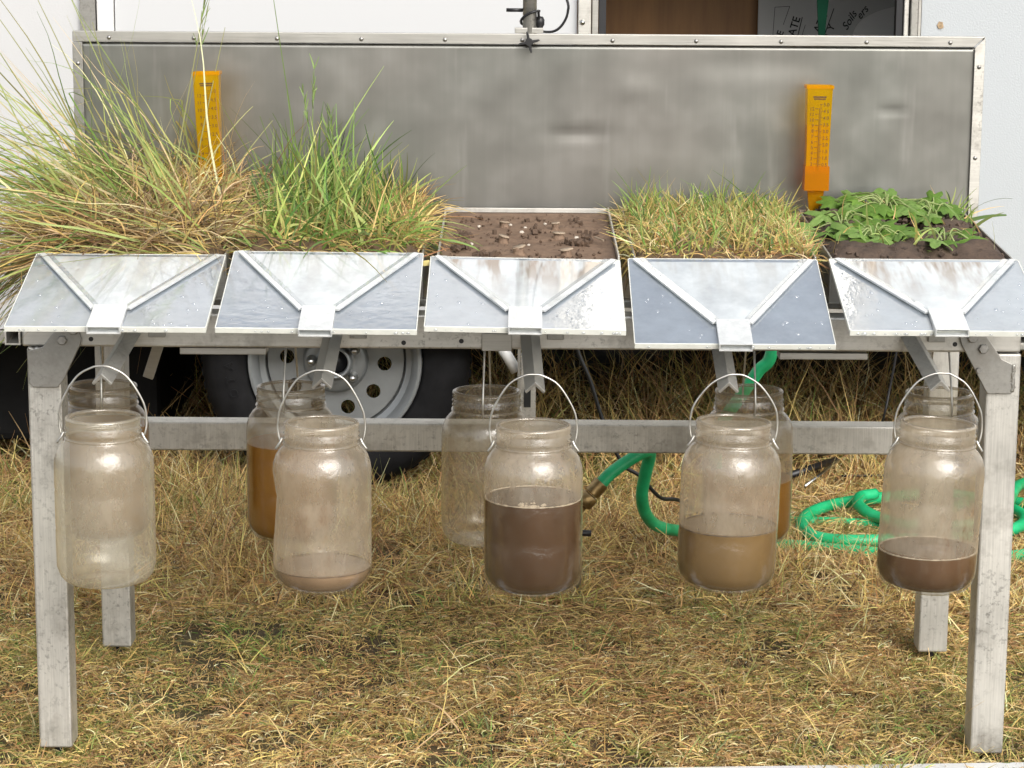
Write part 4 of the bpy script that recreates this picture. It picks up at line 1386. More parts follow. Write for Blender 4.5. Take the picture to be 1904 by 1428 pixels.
sk.tube([(0.128, 0.235, 0.775), (0.14, 0.20, 0.774)], 0.0014, 6)
tag(sk.build('straw_stalk', M['chip'], None, origin=(0, 0, 0)), 'short pale stalk lying at the right edge of the bare soil', 'stalk')

# ------------------------------------------------------------------ funnels on the tray fronts
FUN_LBL = ['clear acrylic funnel sheet under the overhanging tall grass, mirroring its blades',
           'clear acrylic funnel sheet below the green tufted grass tray',
           'mud-streaked clear acrylic funnel sheet below the bare soil tray',
           'clear acrylic funnel sheet hanging lowest, below the short turf tray',
           'wet mud-stained acrylic funnel sheet below the weed tray']
DIRT = [0.35, 0.35, 1.0, 0.25, 0.95]
FTOP = [0.7675, 0.7725, 0.7655, 0.7660, 0.7675]
FANG = [17.0, 18.5, 16.0, 21.5, 16.5]
FROLL = [0.0, 0.3, 0.8, 0.0, 0.0]
FL, FW, FT = 0.243, 0.278, 0.005
for i in range(5):
    fx = [-0.5655, -0.2725, 0.0185, 0.3105, 0.6085][i]
    e = thing('runoff_funnel', FUN_LBL[i], 'funnel', (fx, 0.042, FTOP[i]), 'acrylic funnels along the tray fronts')
    e.rotation_euler = (R(FANG[i]), R(FROLL[i]), 0)
    # local: x across, y from 0 (top, back) to -FL (front), z up
    def lp(name, mb, mat, parent=e, bevel=0.0, smooth=False):
        return mb.build(name, mat, parent, smooth, bevel, origin=(0, 0, 0))
    lp('sheet', MB().box(-FW / 2, FW / 2, -FL, 0, -FT, 0), M['acrylic'])
    hw = FW / 2
    ed = MB()
    ed.box(-hw - 0.0012, hw + 0.0012, -FL - 0.0022, -FL - 0.0002, -FT - 0.0022, 0.0012)
    lp('front_edge', ed, M['acrylic_edge'], bevel=0.0006)
    lp('side_edge', MB().box(-hw - 0.0014, -hw - 0.0002, -FL, 0, -FT, 0.0004), M['acrylic_edge'])
    lp('side_edge', MB().box(hw + 0.0002, hw + 0.0014, -FL, 0, -FT, 0.0004), M['acrylic_edge'])
    lp('back_edge', MB().box(-hw, hw, 0.0002, 0.0016, -FT, 0.0004), M['acrylic_edge'])
    sw = 0.0235          # half width of the spout
    ys = -FL + 0.052     # where the strips end
    fl_ = MB().prism([(-hw + 0.012, -0.012), (-sw, ys), (-sw, -FL + 0.012), (sw, -FL + 0.012), (sw, ys), (hw - 0.012, -0.012)], 0.0008, 0.0022, 'Z')
    lp('trough_floor', fl_, mat_trough('frosted_trough_%s' % ['slight', 'faint', 'muddy', 'clean', 'stained'][i], DIRT[i]))
    for s in (-1, 1):
        p0 = Vector((s * (hw - 0.006), -0.008, 0))
        p1 = Vector((s * (sw + 0.004), ys - 0.002, 0))
        ax = (p1 - p0).normalized()
        nr = Vector((-ax.y, ax.x, 0)) * s
        gsm = MB()
        c0 = [(-0.001, 0.0024), (0.0085, 0.0010), (0.0078, 0.0048), (-0.001, 0.0058)]
        a_ = [p0 - nr * c[0] + Vector((0, 0, c[1])) for c in c0]
        b_ = [p1 - nr * c[0] + Vector((0, 0, c[1])) for c in c0]
        gsm.add(a_ + b_, [(0, 1, 2, 3), (7, 6, 5, 4)] + [(k, k + 4, (k + 1) % 4 + 4, (k + 1) % 4) for k in range(4)])
        st_ = lp('guide_strip', gsm, M['acrylic_strip'], bevel=0.0006)
        gsm = MB()
        c0 = [(0.0090, 0.0006), (0.0195, 0.0006), (0.0190, 0.0016), (0.0090, 0.0038)]
        a_ = [p0 - nr * c[0] + Vector((0, 0, c[1])) for c in c0]
        b_ = [p1 - nr * c[0] + Vector((0, 0, c[1])) for c in c0]
        gsm.add(a_ + b_, [(0, 1, 2, 3), (7, 6, 5, 4)] + [(k, k + 4, (k + 1) % 4 + 4, (k + 1) % 4) for k in range(4)])
        lp('strip_flange', gsm, M['acrylic_clear'], st_)
    ov = [0.016, 0.018, 0.014, 0.014, 0.012][i]
    spt = MB()
    spt.box(-sw, sw, -FL - ov, ys + 0.004, 0.0068, 0.0082)
    spt.box(-sw, -sw + 0.002, -FL - ov, ys + 0.004, -0.001, 0.0067)
    spt.box(sw - 0.002, sw, -FL - ov, ys + 0.004, -0.001, 0.0067)
    spt.box(-sw, sw, -FL - ov, -FL - 0.0024, -0.0035, -0.0012)
    lp('spout', spt, M['acrylic_strip'], bevel=0.0005)
    # beads of water
    dm = MB()
    for k in range([90, 60, 70, 60, 110][i]):
        if k % 3 == 0:
            x = random.uniform(-hw, hw); y = -FL - 0.001; z = -0.004
        else:
            x = random.uniform(-hw + 0.004, hw - 0.004); y = random.uniform(-FL + 0.006, -0.02); z = 0.0002
        r0 = random.uniform(0.0008, 0.0024) * (1.4 if random.random() < 0.1 else 1)
        if k % 3 and abs(x) < sw + 0.02 + (hw - sw) * max(0, (y - ys) / (-ys)):
            continue
        mt_ = Matrix.Translation((x, y, z)) @ Matrix.Diagonal((random.uniform(1, 1.8), random.uniform(0.9, 1.4), 0.6 if k % 3 else 1.1, 1))
        dm.lathe([(r0, 0.0), (r0 * 0.85, r0 * 0.5), (r0 * 0.5, r0 * 0.86), (r0 * 0.02, r0)], 8, 'Z', mt_) if k % 3 else \
            dm.lathe([(r0 * 0.02, r0 * 0.9), (r0 * 0.8, r0 * 0.5), (r0, 0), (r0 * 0.8, -r0 * 0.6), (r0 * 0.02, -r0)], 8, 'Z', mt_)
    if dm.v:
        d = lp('water_beads', dm, M['droplet'], smooth=True)
        d['kind'] = 'stuff'
yl = MB()
yl.prism([(-0.136, 0.758), (-0.131, 0.763), (-0.124, 0.764), (-0.119, 0.760), (-0.124, 0.756), (-0.131, 0.755)], 0.030, 0.0315)
tag(yl.build('fallen_leaf', M['leaf_yellow'], None, origin=(0, 0, 0)), 'small yellow leaf caught between the second and third funnels', 'leaf')

# ------------------------------------------------------------------ jars
RB, RN = 0.0700, 0.0520


def jar_profile(h=0.237, rb=RB, rn=RN, dent=False):
    return [(0.0002, 0.006), (0.030, 0.0045), (0.044, 0.001), (0.052, 0.0), (0.0595, 0.0035), (0.0655, 0.011), (rb - 0.0005, 0.024), (rb, 0.04),
            (rb, 0.075), (rb - 0.0006, 0.079), (rb, 0.083), (rb, 0.13), (rb - 0.0006, 0.134), (rb, 0.138), (rb, h - 0.068), (rb - 0.0012, h - 0.058), (rb - 0.005, h - 0.046), (rb - 0.011, h - 0.038), (rn + 0.0015, h - 0.033),
            (rn, h - 0.030), (rn - 0.0005, h - 0.024), (rn + 0.0020, h - 0.0215), (rn - 0.0006, h - 0.019), (rn + 0.0020, h - 0.0145), (rn - 0.0006, h - 0.012),
            (rn + 0.0010, h - 0.0085), (rn, h - 0.006), (rn + 0.0012, h - 0.003), (rn + 0.0005, h), (rn - 0.0015, h + 0.0002)]


def make_jar(label, x, y, zrim, mat, liquid=None, level=None, foam=False, bail='front', apex=None, lean=0.0, group=None, twist=0.0, squash=False, stain=0.0, scum=None):
    h = 0.237
    zb = zrim - h
    e = thing('hanging_jar', label, 'jar', (x, y, zb), group)
    e.rotation_euler = (0, R(lean), R(twist))
    mb = MB().lathe(jar_profile(h), 64, 'Z')
    if squash:
        # a dented plastic jar: left side pushed in below the middle
        nv = []
        for p in mb.v:
            ang = math.atan2(p[1], p[0])
            d_ = math.exp(-((p[2] - 0.118) / 0.035) ** 2) * max(0, math.cos(ang - math.pi)) ** 2
            d2 = math.exp(-((p[2] - 0.06) / 0.06) ** 2) * max(0, math.cos(ang + 0.9)) ** 4
            s = 1 - 0.10 * d_ - 0.05 * d2
            nv.append((p[0] * s, p[1] * s, p[2]))
        mb.v = nv
    b = mb.build('jar_body', jar_material(mat, level - zb if level else None, stain), e, True, origin=(0, 0, 0))
    rm = MB().lathe([(RN - 0.003 + 0.0026 * math.cos(a), h - 0.0015 + 0.0026 * math.sin(a)) for a in [2 * math.pi * k / 10 for k in range(11)]], 56, 'Z')
    rm.build('rim', M['bead'], b, True, origin=(0, 0, 0))
    MB().lathe([(RN + 0.0008 + 0.0022 * math.cos(a), h - 0.0285 + 0.0022 * math.sin(a)) for a in [2 * math.pi * k / 8 for k in range(9)]], 56, 'Z').build('neck_ring', M['bead'], b, True, origin=(0, 0, 0))
    if liquid:
        # surface stays level when the jar leans
        lr = math.tan(R(lean))
        ri = RB - 0.0012
        prof = [(0.0002, 0.0075), (0.044, 0.0045), (0.0505, 0.004), (0.0575, 0.0070), (0.0640, 0.014), (ri - 0.0005, 0.025)]
        n = 64
        vs, fs = [], []
        lvl = level - zb
        rows = prof + [(ri, 0.03 + (lvl - 0.03) * k / 4) for k in range(1, 5)] if lvl > 0.034 else [p for p in prof if p[1] < lvl - 0.002] + [(ri - 0.001, lvl)]
        m_ = len(rows)
        for a, (r_, hh) in enumerate(rows):
            for k in range(n):
                an = 2 * math.pi * k / n
                xx, yy = r_ * math.cos(an), r_ * math.sin(an)
                zz = hh + (lr * xx * (a == m_ - 1))
                vs.append((xx, yy, zz))
        for a in range(m_ - 1):
            for k in range(n):
                fs.append((a * n + k, a * n + (k + 1) % n, (a + 1) * n + (k + 1) % n, (a + 1) * n + k))
        fs.append(tuple(range((m_ - 1) * n, m_ * n)))
        if squash:
            vs = [(p[0] * 0.985, p[1] * 0.985, p[2]) for p in vs]
        lq = MB().add(vs, fs).build('liquid', liquid, e, True, origin=(0, 0, 0))
        smooth_by_angle(lq, 50)
        if foam:
            fm = MB()
            rf = ri - 0.0012
            nseg = 90
            path = [(rf * math.cos(2 * math.pi * k / nseg), rf * math.sin(2 * math.pi * k / nseg), lvl + 0.0008 + lr * rf * math.cos(2 * math.pi * k / nseg)) for k in range(nseg)]
            rad = [random.uniform(0.0004, 0.0017) * (1.0 if foam is True else foam) for _ in range(nseg)]
            fm.tube(path, rad, 6, False, True)
            if foam is True:
                for k in range(26):
                    an = random.uniform(0, 6.28)
                    rr = 0.016 * (1 + 0.15 * random.random())
                    s = random.uniform(0.0014, 0.003)
                    fm.lathe([(s, 0), (s * 0.8, s * 0.6), (0.02 * s, s)], 8, 'Z', Matrix.Translation((0.0 + rr * math.cos(an) - 0.002, -0.047 + 0.55 * rr * math.sin(an), lvl)))
            ff = fm.build('foam', scum or M['foam'], e, True, origin=(0, 0, 0))
            ff['kind'] = 'stuff'
    # wire bail handle
    zl = h - 0.026
    if bail == 'front':
        ap = (apex[0] - x, apex[1] - y, apex[2] - zb)
        w_ = 0.0605
        pts = [(-RN - 0.003, 0, zl), (-w_ + 0.0015, -0.002, zl + 0.002), (-w_ - 0.001, 0, zl + 0.022), (-w_ + 0.004, ap[1] * 0.5, zl + 0.048),
               (-0.036, ap[1] * 0.9, ap[2] - 0.016), (-0.014, ap[1], ap[2] - 0.0022), (ap[0] * 0.5, ap[1], ap[2]), (0.014, ap[1], ap[2] - 0.0022), (0.036, ap[1] * 0.9, ap[2] - 0.016),
               (w_ - 0.004, ap[1] * 0.5, zl + 0.048), (w_ + 0.001, 0, zl + 0.022), (w_ - 0.0015, -0.002, zl + 0.002), (RN + 0.003, 0, zl)]
        MB().tube(spline(pts, 7), 0.0015, 8).build('bail_handle', M['wire'], e, True, origin=(0, 0, 0))
        for s in (-1, 1):
            MB().tube(spline([(s * (RN + 0.003), -0.004, zl + 0.004), (s * (RN + 0.0065), -0.006, zl - 0.003), (s * (RN + 0.012), -0.006, zl - 0.011)], 5), 0.0017, 8).build('bail_hook', M['wire'], e, True, origin=(0, 0, 0))
    else:
        ht = 0.631 - zb + 0.0035
        w_ = 0.0555
        pts = [(0, -RN + 0.0025, zl - 0.006), (0, -w_, zl - 0.003), (0, -w_ - 0.001, zl + 0.02), (0, -0.045, zl + 0.062), (0, -0.03, ht - 0.012),
               (0, -0.006, ht), (0, 0.006, ht), (0, 0.03, ht - 0.012), (0, 0.045, zl + 0.062), (0, w_ + 0.001, zl + 0.02), (0, w_, zl - 0.003), (0, RN - 0.0025, zl - 0.006)]
        MB().tube(spline(pts, 7), 0.0016, 8).build('bail_handle', M['wire'], e, True, origin=(0, 0, 0))
    return e


GF, GBK = 'jars hanging from the front arms', 'jars hanging behind the front beam'
FJ = [(-0.5745, 0.567), (-0.2675, 0.5605), (0.0320, 0.5585), (0.3090, 0.566), (0.5985, 0.5655)]
make_jar('pale cloudy empty jar hanging in front at the far left leg', FJ[0][0], -0.175, FJ[0][1], 'pale', apex=(-0.5722, -0.175, 0.6385), group=GF)
make_jar('dented cloudy front jar with a finger of thin muddy water', FJ[1][0], -0.175, FJ[1][1], 'front', M['mud_thin'], 0.3520, 0.35, apex=(-0.2655, -0.175, 0.6345), group=GF, squash=True, stain=0.2, scum=M['soil_mid'])
make_jar('front jar over half full of dark brown muddy water with foam', FJ[2][0], -0.175, FJ[2][1], 'front', M['mud'], 0.4540, True, apex=(0.0323, -0.175, 0.6305), lean=-0.4, group=GF, stain=0.7)
make_jar('front jar half full of pale tan muddy water', FJ[3][0] - 0.004, -0.175, FJ[3][1], 'front', M['mud_pale'], 0.4150, 0.5, apex=(0.3045, -0.175, 0.6325), lean=1.7, group=GF, stain=0.4, scum=M['soil_mid'])
make_jar('front jar at the right leg with a quarter of brown muddy water', FJ[4][0] - 0.010, -0.175, FJ[4][1], 'front', M['mud_mid'], 0.3830, True if False else 0.9, apex=(0.5977, -0.175, 0.6365), lean=2.7, group=GF, stain=0.9)
BJ = [(-0.634, 0.549), (-0.3425, 0.549), (-0.0392, 0.5435), (0.3675, 0.5475), (0.6625, 0.546)]
make_jar('back jar of amber water half hidden behind the pale far left jar', BJ[0][0], 0.16, BJ[0][1], 'back', M['amber_water'], 0.488, bail='back', group=GBK, twist=8)
make_jar('back jar two thirds full of amber water in front of the wheel', BJ[1][0], 0.16, BJ[1][1], 'back', M['amber_water'], 0.462, bail='back', group=GBK, twist=-6)
make_jar('empty clear back jar beside the dark muddy front jar', BJ[2][0], 0.16, BJ[2][1], 'back', bail='back', group=GBK, twist=-5)
make_jar('back jar of amber water behind the pale tan jar', BJ[3][0], 0.16, BJ[3][1], 'back', M['amber_water'], 0.4095, bail='back', group=GBK, twist=4)
make_jar('empty clear back jar behind the rightmost front jar', BJ[4][0], 0.16, BJ[4][1], 'back', bail='back', group=GBK, twist=9)

# ------------------------------------------------------------------ rain gauges
def make_gauge(label, x, y, ztop, hgt, wt, wb, lean, has_base, zsoil, marker):
    e = thing('rain_gauge', label, 'rain gauge', (x, y, ztop - hgt), 'amber rain gauges')
    e.rotation_euler = (0, R(lean), 0)
    d = 0.030
    bd = MB()
    # slightly tapered open box, walls 1.6 mm
    def shell(ins, z0, z1):
        w0, w1 = wb / 2 - ins, wt / 2 - ins
        return [(-w0, -d / 2 * 0.8 + ins, z0), (w0, -d / 2 * 0.8 + ins, z0), (w0, d / 2 * 0.8 - ins, z0), (-w0, d / 2 * 0.8 - ins, z0),
                (-w1, -d / 2 + ins, z1), (w1, -d / 2 + ins, z1), (w1, d / 2 - ins, z1), (-w1, d / 2 - ins, z1)]
    bd.add(shell(0, 0, hgt), [(0, 1, 2, 3), (0, 1, 5, 4), (1, 2, 6, 5), (2, 3, 7, 6), (3, 0, 4, 7)])
    bd.build('gauge_body', M['amber'], e, bevel=0.0008, origin=(0, 0, 0))
    rim = MB()
    t_ = 0.0016
    w1 = wt / 2
    rim.box(-w1 - t_, w1 + t_, -d / 2 - t_, -d / 2 - 0.0002, hgt - 0.005, hgt + 0.0005).box(-w1 - t_, w1 + t_, d / 2 + 0.0002, d / 2 + t_, hgt - 0.005, hgt + 0.0005)
    rim.box(-w1 - t_, -w1 - 0.0002, -d / 2, d / 2, hgt - 0.005, hgt + 0.0005).box(w1 + 0.0002, w1 + t_, -d / 2, d / 2, hgt - 0.005, hgt + 0.0005)
    rim.build('rim', M['amber'], e, origin=(0, 0, 0))
    if marker:
        MB().box(-wt / 2 + 0.002, wt / 2 - 0.003, -d / 2 * 0.8, d / 2 * 0.78, 0.003, hgt * 0.55).build('water', M['amber'], e, origin=(0, 0, 0))
    # printed scale
    pr = MB()
    fy = lambda z: -(d / 2 * 0.8 + (d / 2 * 0.2) * z / hgt) - 0.0006
    def tm(xx, z):
        return Matrix.Translation((xx, fy(z), z)) @ Matrix.Rotation(R(90), 4, 'X')
    z_hi = hgt - 0.030
    step = (z_hi - 0.004) / 10.0
    for k in range(0, 10):
        z = z_hi - k * step
        s = '%.1f' % (5.0 - 0.5 * k)
        text_into(pr, s, 0.0078, tm(wb * 0.18, z - 0.003), 0.0001, 0, 'LEFT', 0.0)
        pr.box(wb * 0.03, wb * 0.15, fy(z) - 0.0001, fy(z) + 0.0003, z - 0.0004, z + 0.0004)
        for j in range(1, 5):
            zz = z - step * j / 5
            if zz > 0.004:
                pr.box(wb * 0.03, wb * 0.10, fy(zz) - 0.0001, fy(zz) + 0.0003, zz - 0.00025, zz + 0.00025)
    step2 = (z_hi - 0.012) / 11.2
    for k in range(0, 11):
        z = z_hi - 0.007 - k * step2
        text_into(pr, str(12 - k), 0.0078, tm(-wb * 0.23, z - 0.003), 0.0001, 0, 'RIGHT', 0.0)
        pr.box(-wb * 0.19, -wb * 0.04, fy(z) - 0.0001, fy(z) + 0.0003, z - 0.0004, z + 0.0004)
    pr.box(-0.0003, 0.0003, fy(0.05) - 0.0012, fy(0.05) - 0.0004, 0.004, hgt - 0.036)
    pr.box(-wb * 0.27, wb * 0.27, fy(hgt - 0.02) - 0.0001, fy(hgt - 0.02) + 0.0003, hgt - 0.0225, hgt - 0.0205)
    pr.box(-wb * 0.30, wb * 0.30, fy(hgt - 0.018) - 0.0001, fy(hgt - 0.018) + 0.0003, hgt - 0.0195, hgt - 0.0170)
    pr.build('printed_scale', M['print'], e, origin=(0, 0, 0))
    # bracket cup and ground spike
    bk = MB()
    bw, bd_ = wb / 2 + 0.0022, d / 2 * 0.85 + 0.0025
    hb = 0.040
    zt = 0.012
    zb_ = zt - hb
    for (xa, xb, ya, yb) in ((-bw, bw, -bd_, -bd_ + 0.0018), (-bw, bw, bd_ - 0.0018, bd_), (-bw, -bw + 0.0018, -bd_ + 0.0019, bd_ - 0.0019), (bw - 0.0018, bw, -bd_ + 0.0019, bd_ - 0.0019)):
        bk.box(xa, xb, ya, yb, zb_, zt)
    bk.box(-bw + 0.002, bw - 0.002, -bd_ + 0.002, bd_ - 0.002, zb_, zb_ + 0.002)
    bk.build('bracket_cup', M['amber_deep'], e, origin=(0, 0, 0))
    sp = MB()
    spz = zsoil - (ztop - hgt)
    sp.add([(-0.0135, -0.006, zb_ - 0.0003), (0.0135, -0.006, zb_ - 0.0003), (0.0135, 0.006, zb_ - 0.0003), (-0.0135, 0.006, zb_ - 0.0003), (-0.006, -0.003, spz - 0.03), (0.006, -0.003, spz - 0.03), (0.006, 0.003, spz - 0.03), (-0.006, 0.003, spz - 0.03)],
           [(0, 1, 2, 3), (7, 6, 5, 4), (0, 1, 5, 4), (1, 2, 6, 5), (2, 3, 7, 6), (3, 0, 4, 7)])
    sp.build('ground_spike', M['amber_deep'], e, origin=(0, 0, 0))


make_gauge('amber rain gauge sticking up out of the tall grass', -0.4895, 0.385, 1.0200, 0.172, 0.0415, 0.0345, -1.5, True, 0.80, False)
make_gauge('amber rain gauge with water standing between turf and weeds', 0.4960, 0.43, 1.0020, 0.1425, 0.0415, 0.0355, 0.4, True, 0.795, True)

# ------------------------------------------------------------------ weeds in the right-hand tray
def leaf_mesh(name, lobes, size, depth, fold, mat, elong=1.0, seed=0):
    rnd = random.Random(seed)
    n = 40
    vs = [(0, 0, 0)]
    fs = []
    rings = (0.35, 0.7, 1.0)
    for rr in rings:
        for k in range(n):
            t = -math.pi * 0.93 + 2 * math.pi * 0.93 * k / (n - 1)
            lob = 1 - depth * (0.5 + 0.5 * math.cos(lobes * t + math.pi)) ** 1.4
            tooth = 1 + 0.05 * math.sin(t * 23 + seed) * (rr > 0.9)
            r_ = size * (1 - 0.22 * abs(t) / math.pi) * (lob if rr > 0.6 else 1 - depth * 0.35) * rr * tooth
            x, y = r_ * math.sin(t), r_ * math.cos(t) * elong
            z = fold * size * (abs(math.sin(t * lobes / 2)) * 0.5 * rr) - 0.32 * size * rr * rr + 0.05 * size * math.sin(3 * t + seed) * rr
            vs.append((x, y, z))
    for k in range(n - 1):
        fs.append((0, 1 + k, 2 + k))
    for a in range(2):
        for k in range(n - 1):
            fs.append((1 + a * n + k, 1 + (a + 1) * n + k, 2 + (a + 1) * n + k, 2 + a * n + k))
    me = bpy.data.meshes.new(name)
    me.from_pydata(vs, [], fs)
    me.materials.append(mat)
    me.polygons.foreach_set('use_smooth', [True] * len(me.polygons))
    return me


LM = [leaf_mesh('leaf', 7, 0.032, 0.48, 0.35, M['leaf'], 1.0, 1), leaf_mesh('leaf', 5, 0.036, 0.60, 0.4, M['leaf_pale'], 1.1, 2),
      leaf_mesh('leaf', 7, 0.026, 0.22, 0.3, M['leaf'], 0.9, 3), leaf_mesh('leaf', 5, 0.030, 0.50, 0.45, M['leaf_pale'], 1.25, 4),
      leaf_mesh('leaf', 9, 0.030, 0.34, 0.3, M['leaf'], 0.95, 5)]
CX5 = PX[4] + 0.004


def weed(label, root, leaves, seed):
    rnd = random.Random(seed)
    rz = float(top_z(4, np.array(root[0]), np.array(root[1])))
    e = thing('weed_plant', label, 'weed', (root[0], root[1], rz - 0.004), 'broad-leaved weeds in the right-hand tray')
    for (dx, dy, up, mi, sc, tilt) in leaves:
        lx, ly = root[0] + dx, root[1] + dy
        lz = float(top_z(4, np.array(lx), np.array(ly))) + up
        tip = Vector((dx, dy, lz - rz + 0.004))
        MB().tube(spline([(0, 0, 0), (dx * 0.4, dy * 0.4, tip.z * 0.75 + 0.012), tuple(tip)], 5), [0.0017] * 6 + [0.0012] * 5 if False else 0.0013, 6).build('stalk', M['stem'], e, True, origin=(0, 0, 0))
        lf = put('leaf', LM[mi], e)
        lf.location = tip
        az = math.atan2(dy, dx) - math.pi / 2 + rnd.uniform(-0.5, 0.5)
        lf.rotation_euler = (Matrix.Rotation(R(rnd.uniform(5, 38)), 3, 'X') @ Matrix.Rotation(R(rnd.uniform(-20, 20)), 3, 'Y') @ Matrix.Rotation(az, 3, 'Z') @ Matrix.Rotation(R(tilt * 0.3), 3, 'X')).to_euler()
        lf.scale = (sc, sc * rnd.uniform(0.9, 1.1), sc)


def rl(n, rx, ry, ox, oy, seed, up=(0.008, 0.03)):
    rnd = random.Random(seed)
    out = []
    for k in range(n):
        a = 2 * math.pi * k / n + rnd.uniform(-0.4, 0.4)
        s = rnd.uniform(0.35, 1.0)
        out.append((ox + rx * s * math.cos(a), oy + ry * s * math.sin(a), rnd.uniform(*up) * 0.8, rnd.randrange(5), rnd.uniform(0.7, 1.15), rnd.uniform(6, 36)))
    return out


weed('large lobed weed sprawling at the back centre of the dark soil', (CX5 - 0.005, 0.36), rl(24, 0.10, 0.085, 0.0, 0.0, 1, (0.010, 0.030)), 1)
weed('pale lobed weed spilling over the left edge of the dark soil', (CX5 - 0.090, 0.26), rl(12, 0.05, 0.09, 0.0, 0.0, 2, (0.006, 0.022)), 2)
weed('lobed weed at the front right of the dark soil', (CX5 + 0.050, 0.14), rl(8, 0.055, 0.06, 0.0, 0.0, 3, (0.006, 0.018)), 3)
weed('lobed weed with big leaves at the left front of the dark soil', (CX5 - 0.055, 0.17), rl(9, 0.06, 0.06, 0.0, 0.0, 7, (0.006, 0.018)), 7)
weed('lobed weed at the right behind the soil slope', (CX5 + 0.065, 0.33), rl(8, 0.05, 0.07, -0.01, 0.0, 5, (0.008, 0.026)), 5)
ch = [
    tray_blades(4, 26, (5, 175), (0.05, 0.11), (0.003, 0.0065), [LIME, GREEN, OLIVE], [.4, .35, .25], 0.6, (-0.7, -0.2), (-0.3, 0.3), 8, (-0.08, 0.04), (0.07, 0.2)),
    tray_blades(4, 50, (-20, 200), (0.03, 0.09), (0.0015, 0.003), [PALE, STRAW, TAN], [.4, .4, .2], 0.6, (-0.6, -0.1), (-0.3, 0.3), 6),
    tray_blades(4, 22, (45, 130), (0.035, 0.07), (0.003, 0.006), [GREEN, LIME, DKGRN], [.5, .3, .2], 0.3, (-0.4, 0.0), (-0.3, 0.3), 8, (0.095, 0.13), (0.30, 0.42)),
]
ch += aimed(4, [((0.715, 0.36, 0.785), (0.805, 0.36, 0.826), 0.55), ((0.715, 0.35, 0.785), (0.790, 0.33, 0.803), 0.2)], 0.0075, [0.12, 0.20, 0.05])
tag(put('weed_grass', np_mesh('weed_grass', ch, M['blade'])), 'loose grass blades among the weeds on the dark soil', 'grass', None, 'stuff')
lt_ = MB()
for _ in range(420):
    x = CX5 + random.uniform(-0.128, 0.128)
    y = random.uniform(0.065, 0.45)
    s = random.uniform(0.0012, 0.0042)
    z = float(top_z(4, np.array(x), np.array(y)))
    lt_.box(-s * random.uniform(.8, 1.6), s, -s, s, -s * .7, s * .7, Matrix.Translation((x, y, z + 0.001)) @ Euler((random.random() * 6, random.random() * 6, random.random() * 6)).to_matrix().to_4x4())
tag(lt_.build('soil_clods', M['soil_dark'], None, bevel=0.0007, origin=(0, 0, 0)), 'dark clods of soil between the weeds', 'soil clods', None, 'stuff')

# ------------------------------------------------------------------ hose, fitting, cables, sticks
HR = 0.0122
hose = thing('garden_hose', 'bright green garden hose looping behind the jars and coiled on the grass', 'hose', (0.7, 1.3, 0))
h1 = spline([(0.1655, 0.86, 0.233), (0.185, 0.87, 0.252), (0.216, 0.885, 0.272), (0.246, 0.90, 0.286), (0.262, 0.925, 0.280), (0.256, 0.955, 0.232),
             (0.252, 0.985, 0.185), (0.262, 1.03, 0.138), (0.290, 1.10, 0.095), (0.345, 1.22, 0.055), (0.42, 1.33, 0.03), (0.50, 1.385, 0.030),
             (0.62, 1.40, 0.030), (0.737, 1.385, 0.030), (0.80, 1.36, 0.030), (0.86, 1.40, 0.030), (0.93, 1.50, 0.030), (1.05, 1.62, 0.030), (1.16, 1.56, 0.030)], 8)
MB().tube(h1, HR, 14).build('hose_length', M['hose'], hose, True)
h2 = spline([(0.505, 1.00, 0.60), (0.4964, 1.0, 0.463), (0.4717, 1.0, 0.4262), (0.4369, 1.0, 0.3736), (0.408, 1.01, 0.325), (0.398, 1.04, 0.25), (0.41, 1.09, 0.15), (0.45, 1.15, 0.06), (0.52, 1.205, 0.030), (0.58, 1.20, 0.030), (0.66, 1.17, 0.030), (0.80, 1.13, 0.030), (0.93, 1.11, 0.030),
             (1.02, 1.135, 0.030), (1.12, 1.20, 0.030), (1.19, 1.36, 0.030)], 8)
MB().tube(h2, HR, 14).build('hose_length', M['hose'], hose, True)
h3 = spline([(0.6055, 1.325, 0.042), (0.632, 1.415, 0.045), (0.69, 1.49, 0.046), (0.76, 1.545, 0.044), (0.84, 1.59, 0.042), (0.95, 1.60, 0.046), (1.05, 1.54, 0.042), (1.09, 1.42, 0.040),
             (1.04, 1.30, 0.042), (0.93, 1.235, 0.042), (0.80, 1.205, 0.044), (0.70, 1.19, 0.044), (0.635, 1.205, 0.044), (0.61, 1.25, 0.044)], 8, True)
MB().tube(h3, HR * 1.05, 14, closed=True).build('hose_coil', M['hose'], hose, True)
h4 = spline([(0.79, 1.53, 0.062), (0.752, 1.50, 0.062), (0.742, 1.44, 0.057), (0.765, 1.37, 0.052), (0.83, 1.30, 0.047), (0.95, 1.28, 0.057), (1.03, 1.34, 0.062), (1.06, 1.44, 0.067), (1.12, 1.62, 0.062), (1.2, 1.75, 0.042)], 8)
MB().tube(h4, HR, 14).build('hose_length', M['hose'], hose, True)
fa = Vector((0.1655, 0.86, 0.233))
fd = Vector((-0.62, -0.1, -0.70)).normalized()
ft = MB()
ft.tube([fa - fd * 0.006 + fd * (k * 0.0022) for k in range(14)], [0.0142 if k % 2 else 0.0158 for k in range(14)], 18)
ft.tube([fa + fd * 0.0245, fa + fd * 0.027, fa + fd * 0.046, fa + fd * 0.049], [0.015, 0.0185, 0.0185, 0.015], 8)
ft.tube([fa + fd * 0.049, fa + fd * 0.075], 0.011, 14)
ft.build('brass_coupling', M['brass'], hose, True)
bp = thing('water_spigot', 'dark spigot pipe standing behind the dark muddy jar', 'spigot', (0.11, 0.87, 0))
MB().tube([(0.122, 0.852, -0.02), (0.122, 0.852, 0.205)], 0.011, 14).build('riser_pipe', M['steel'], bp, True)
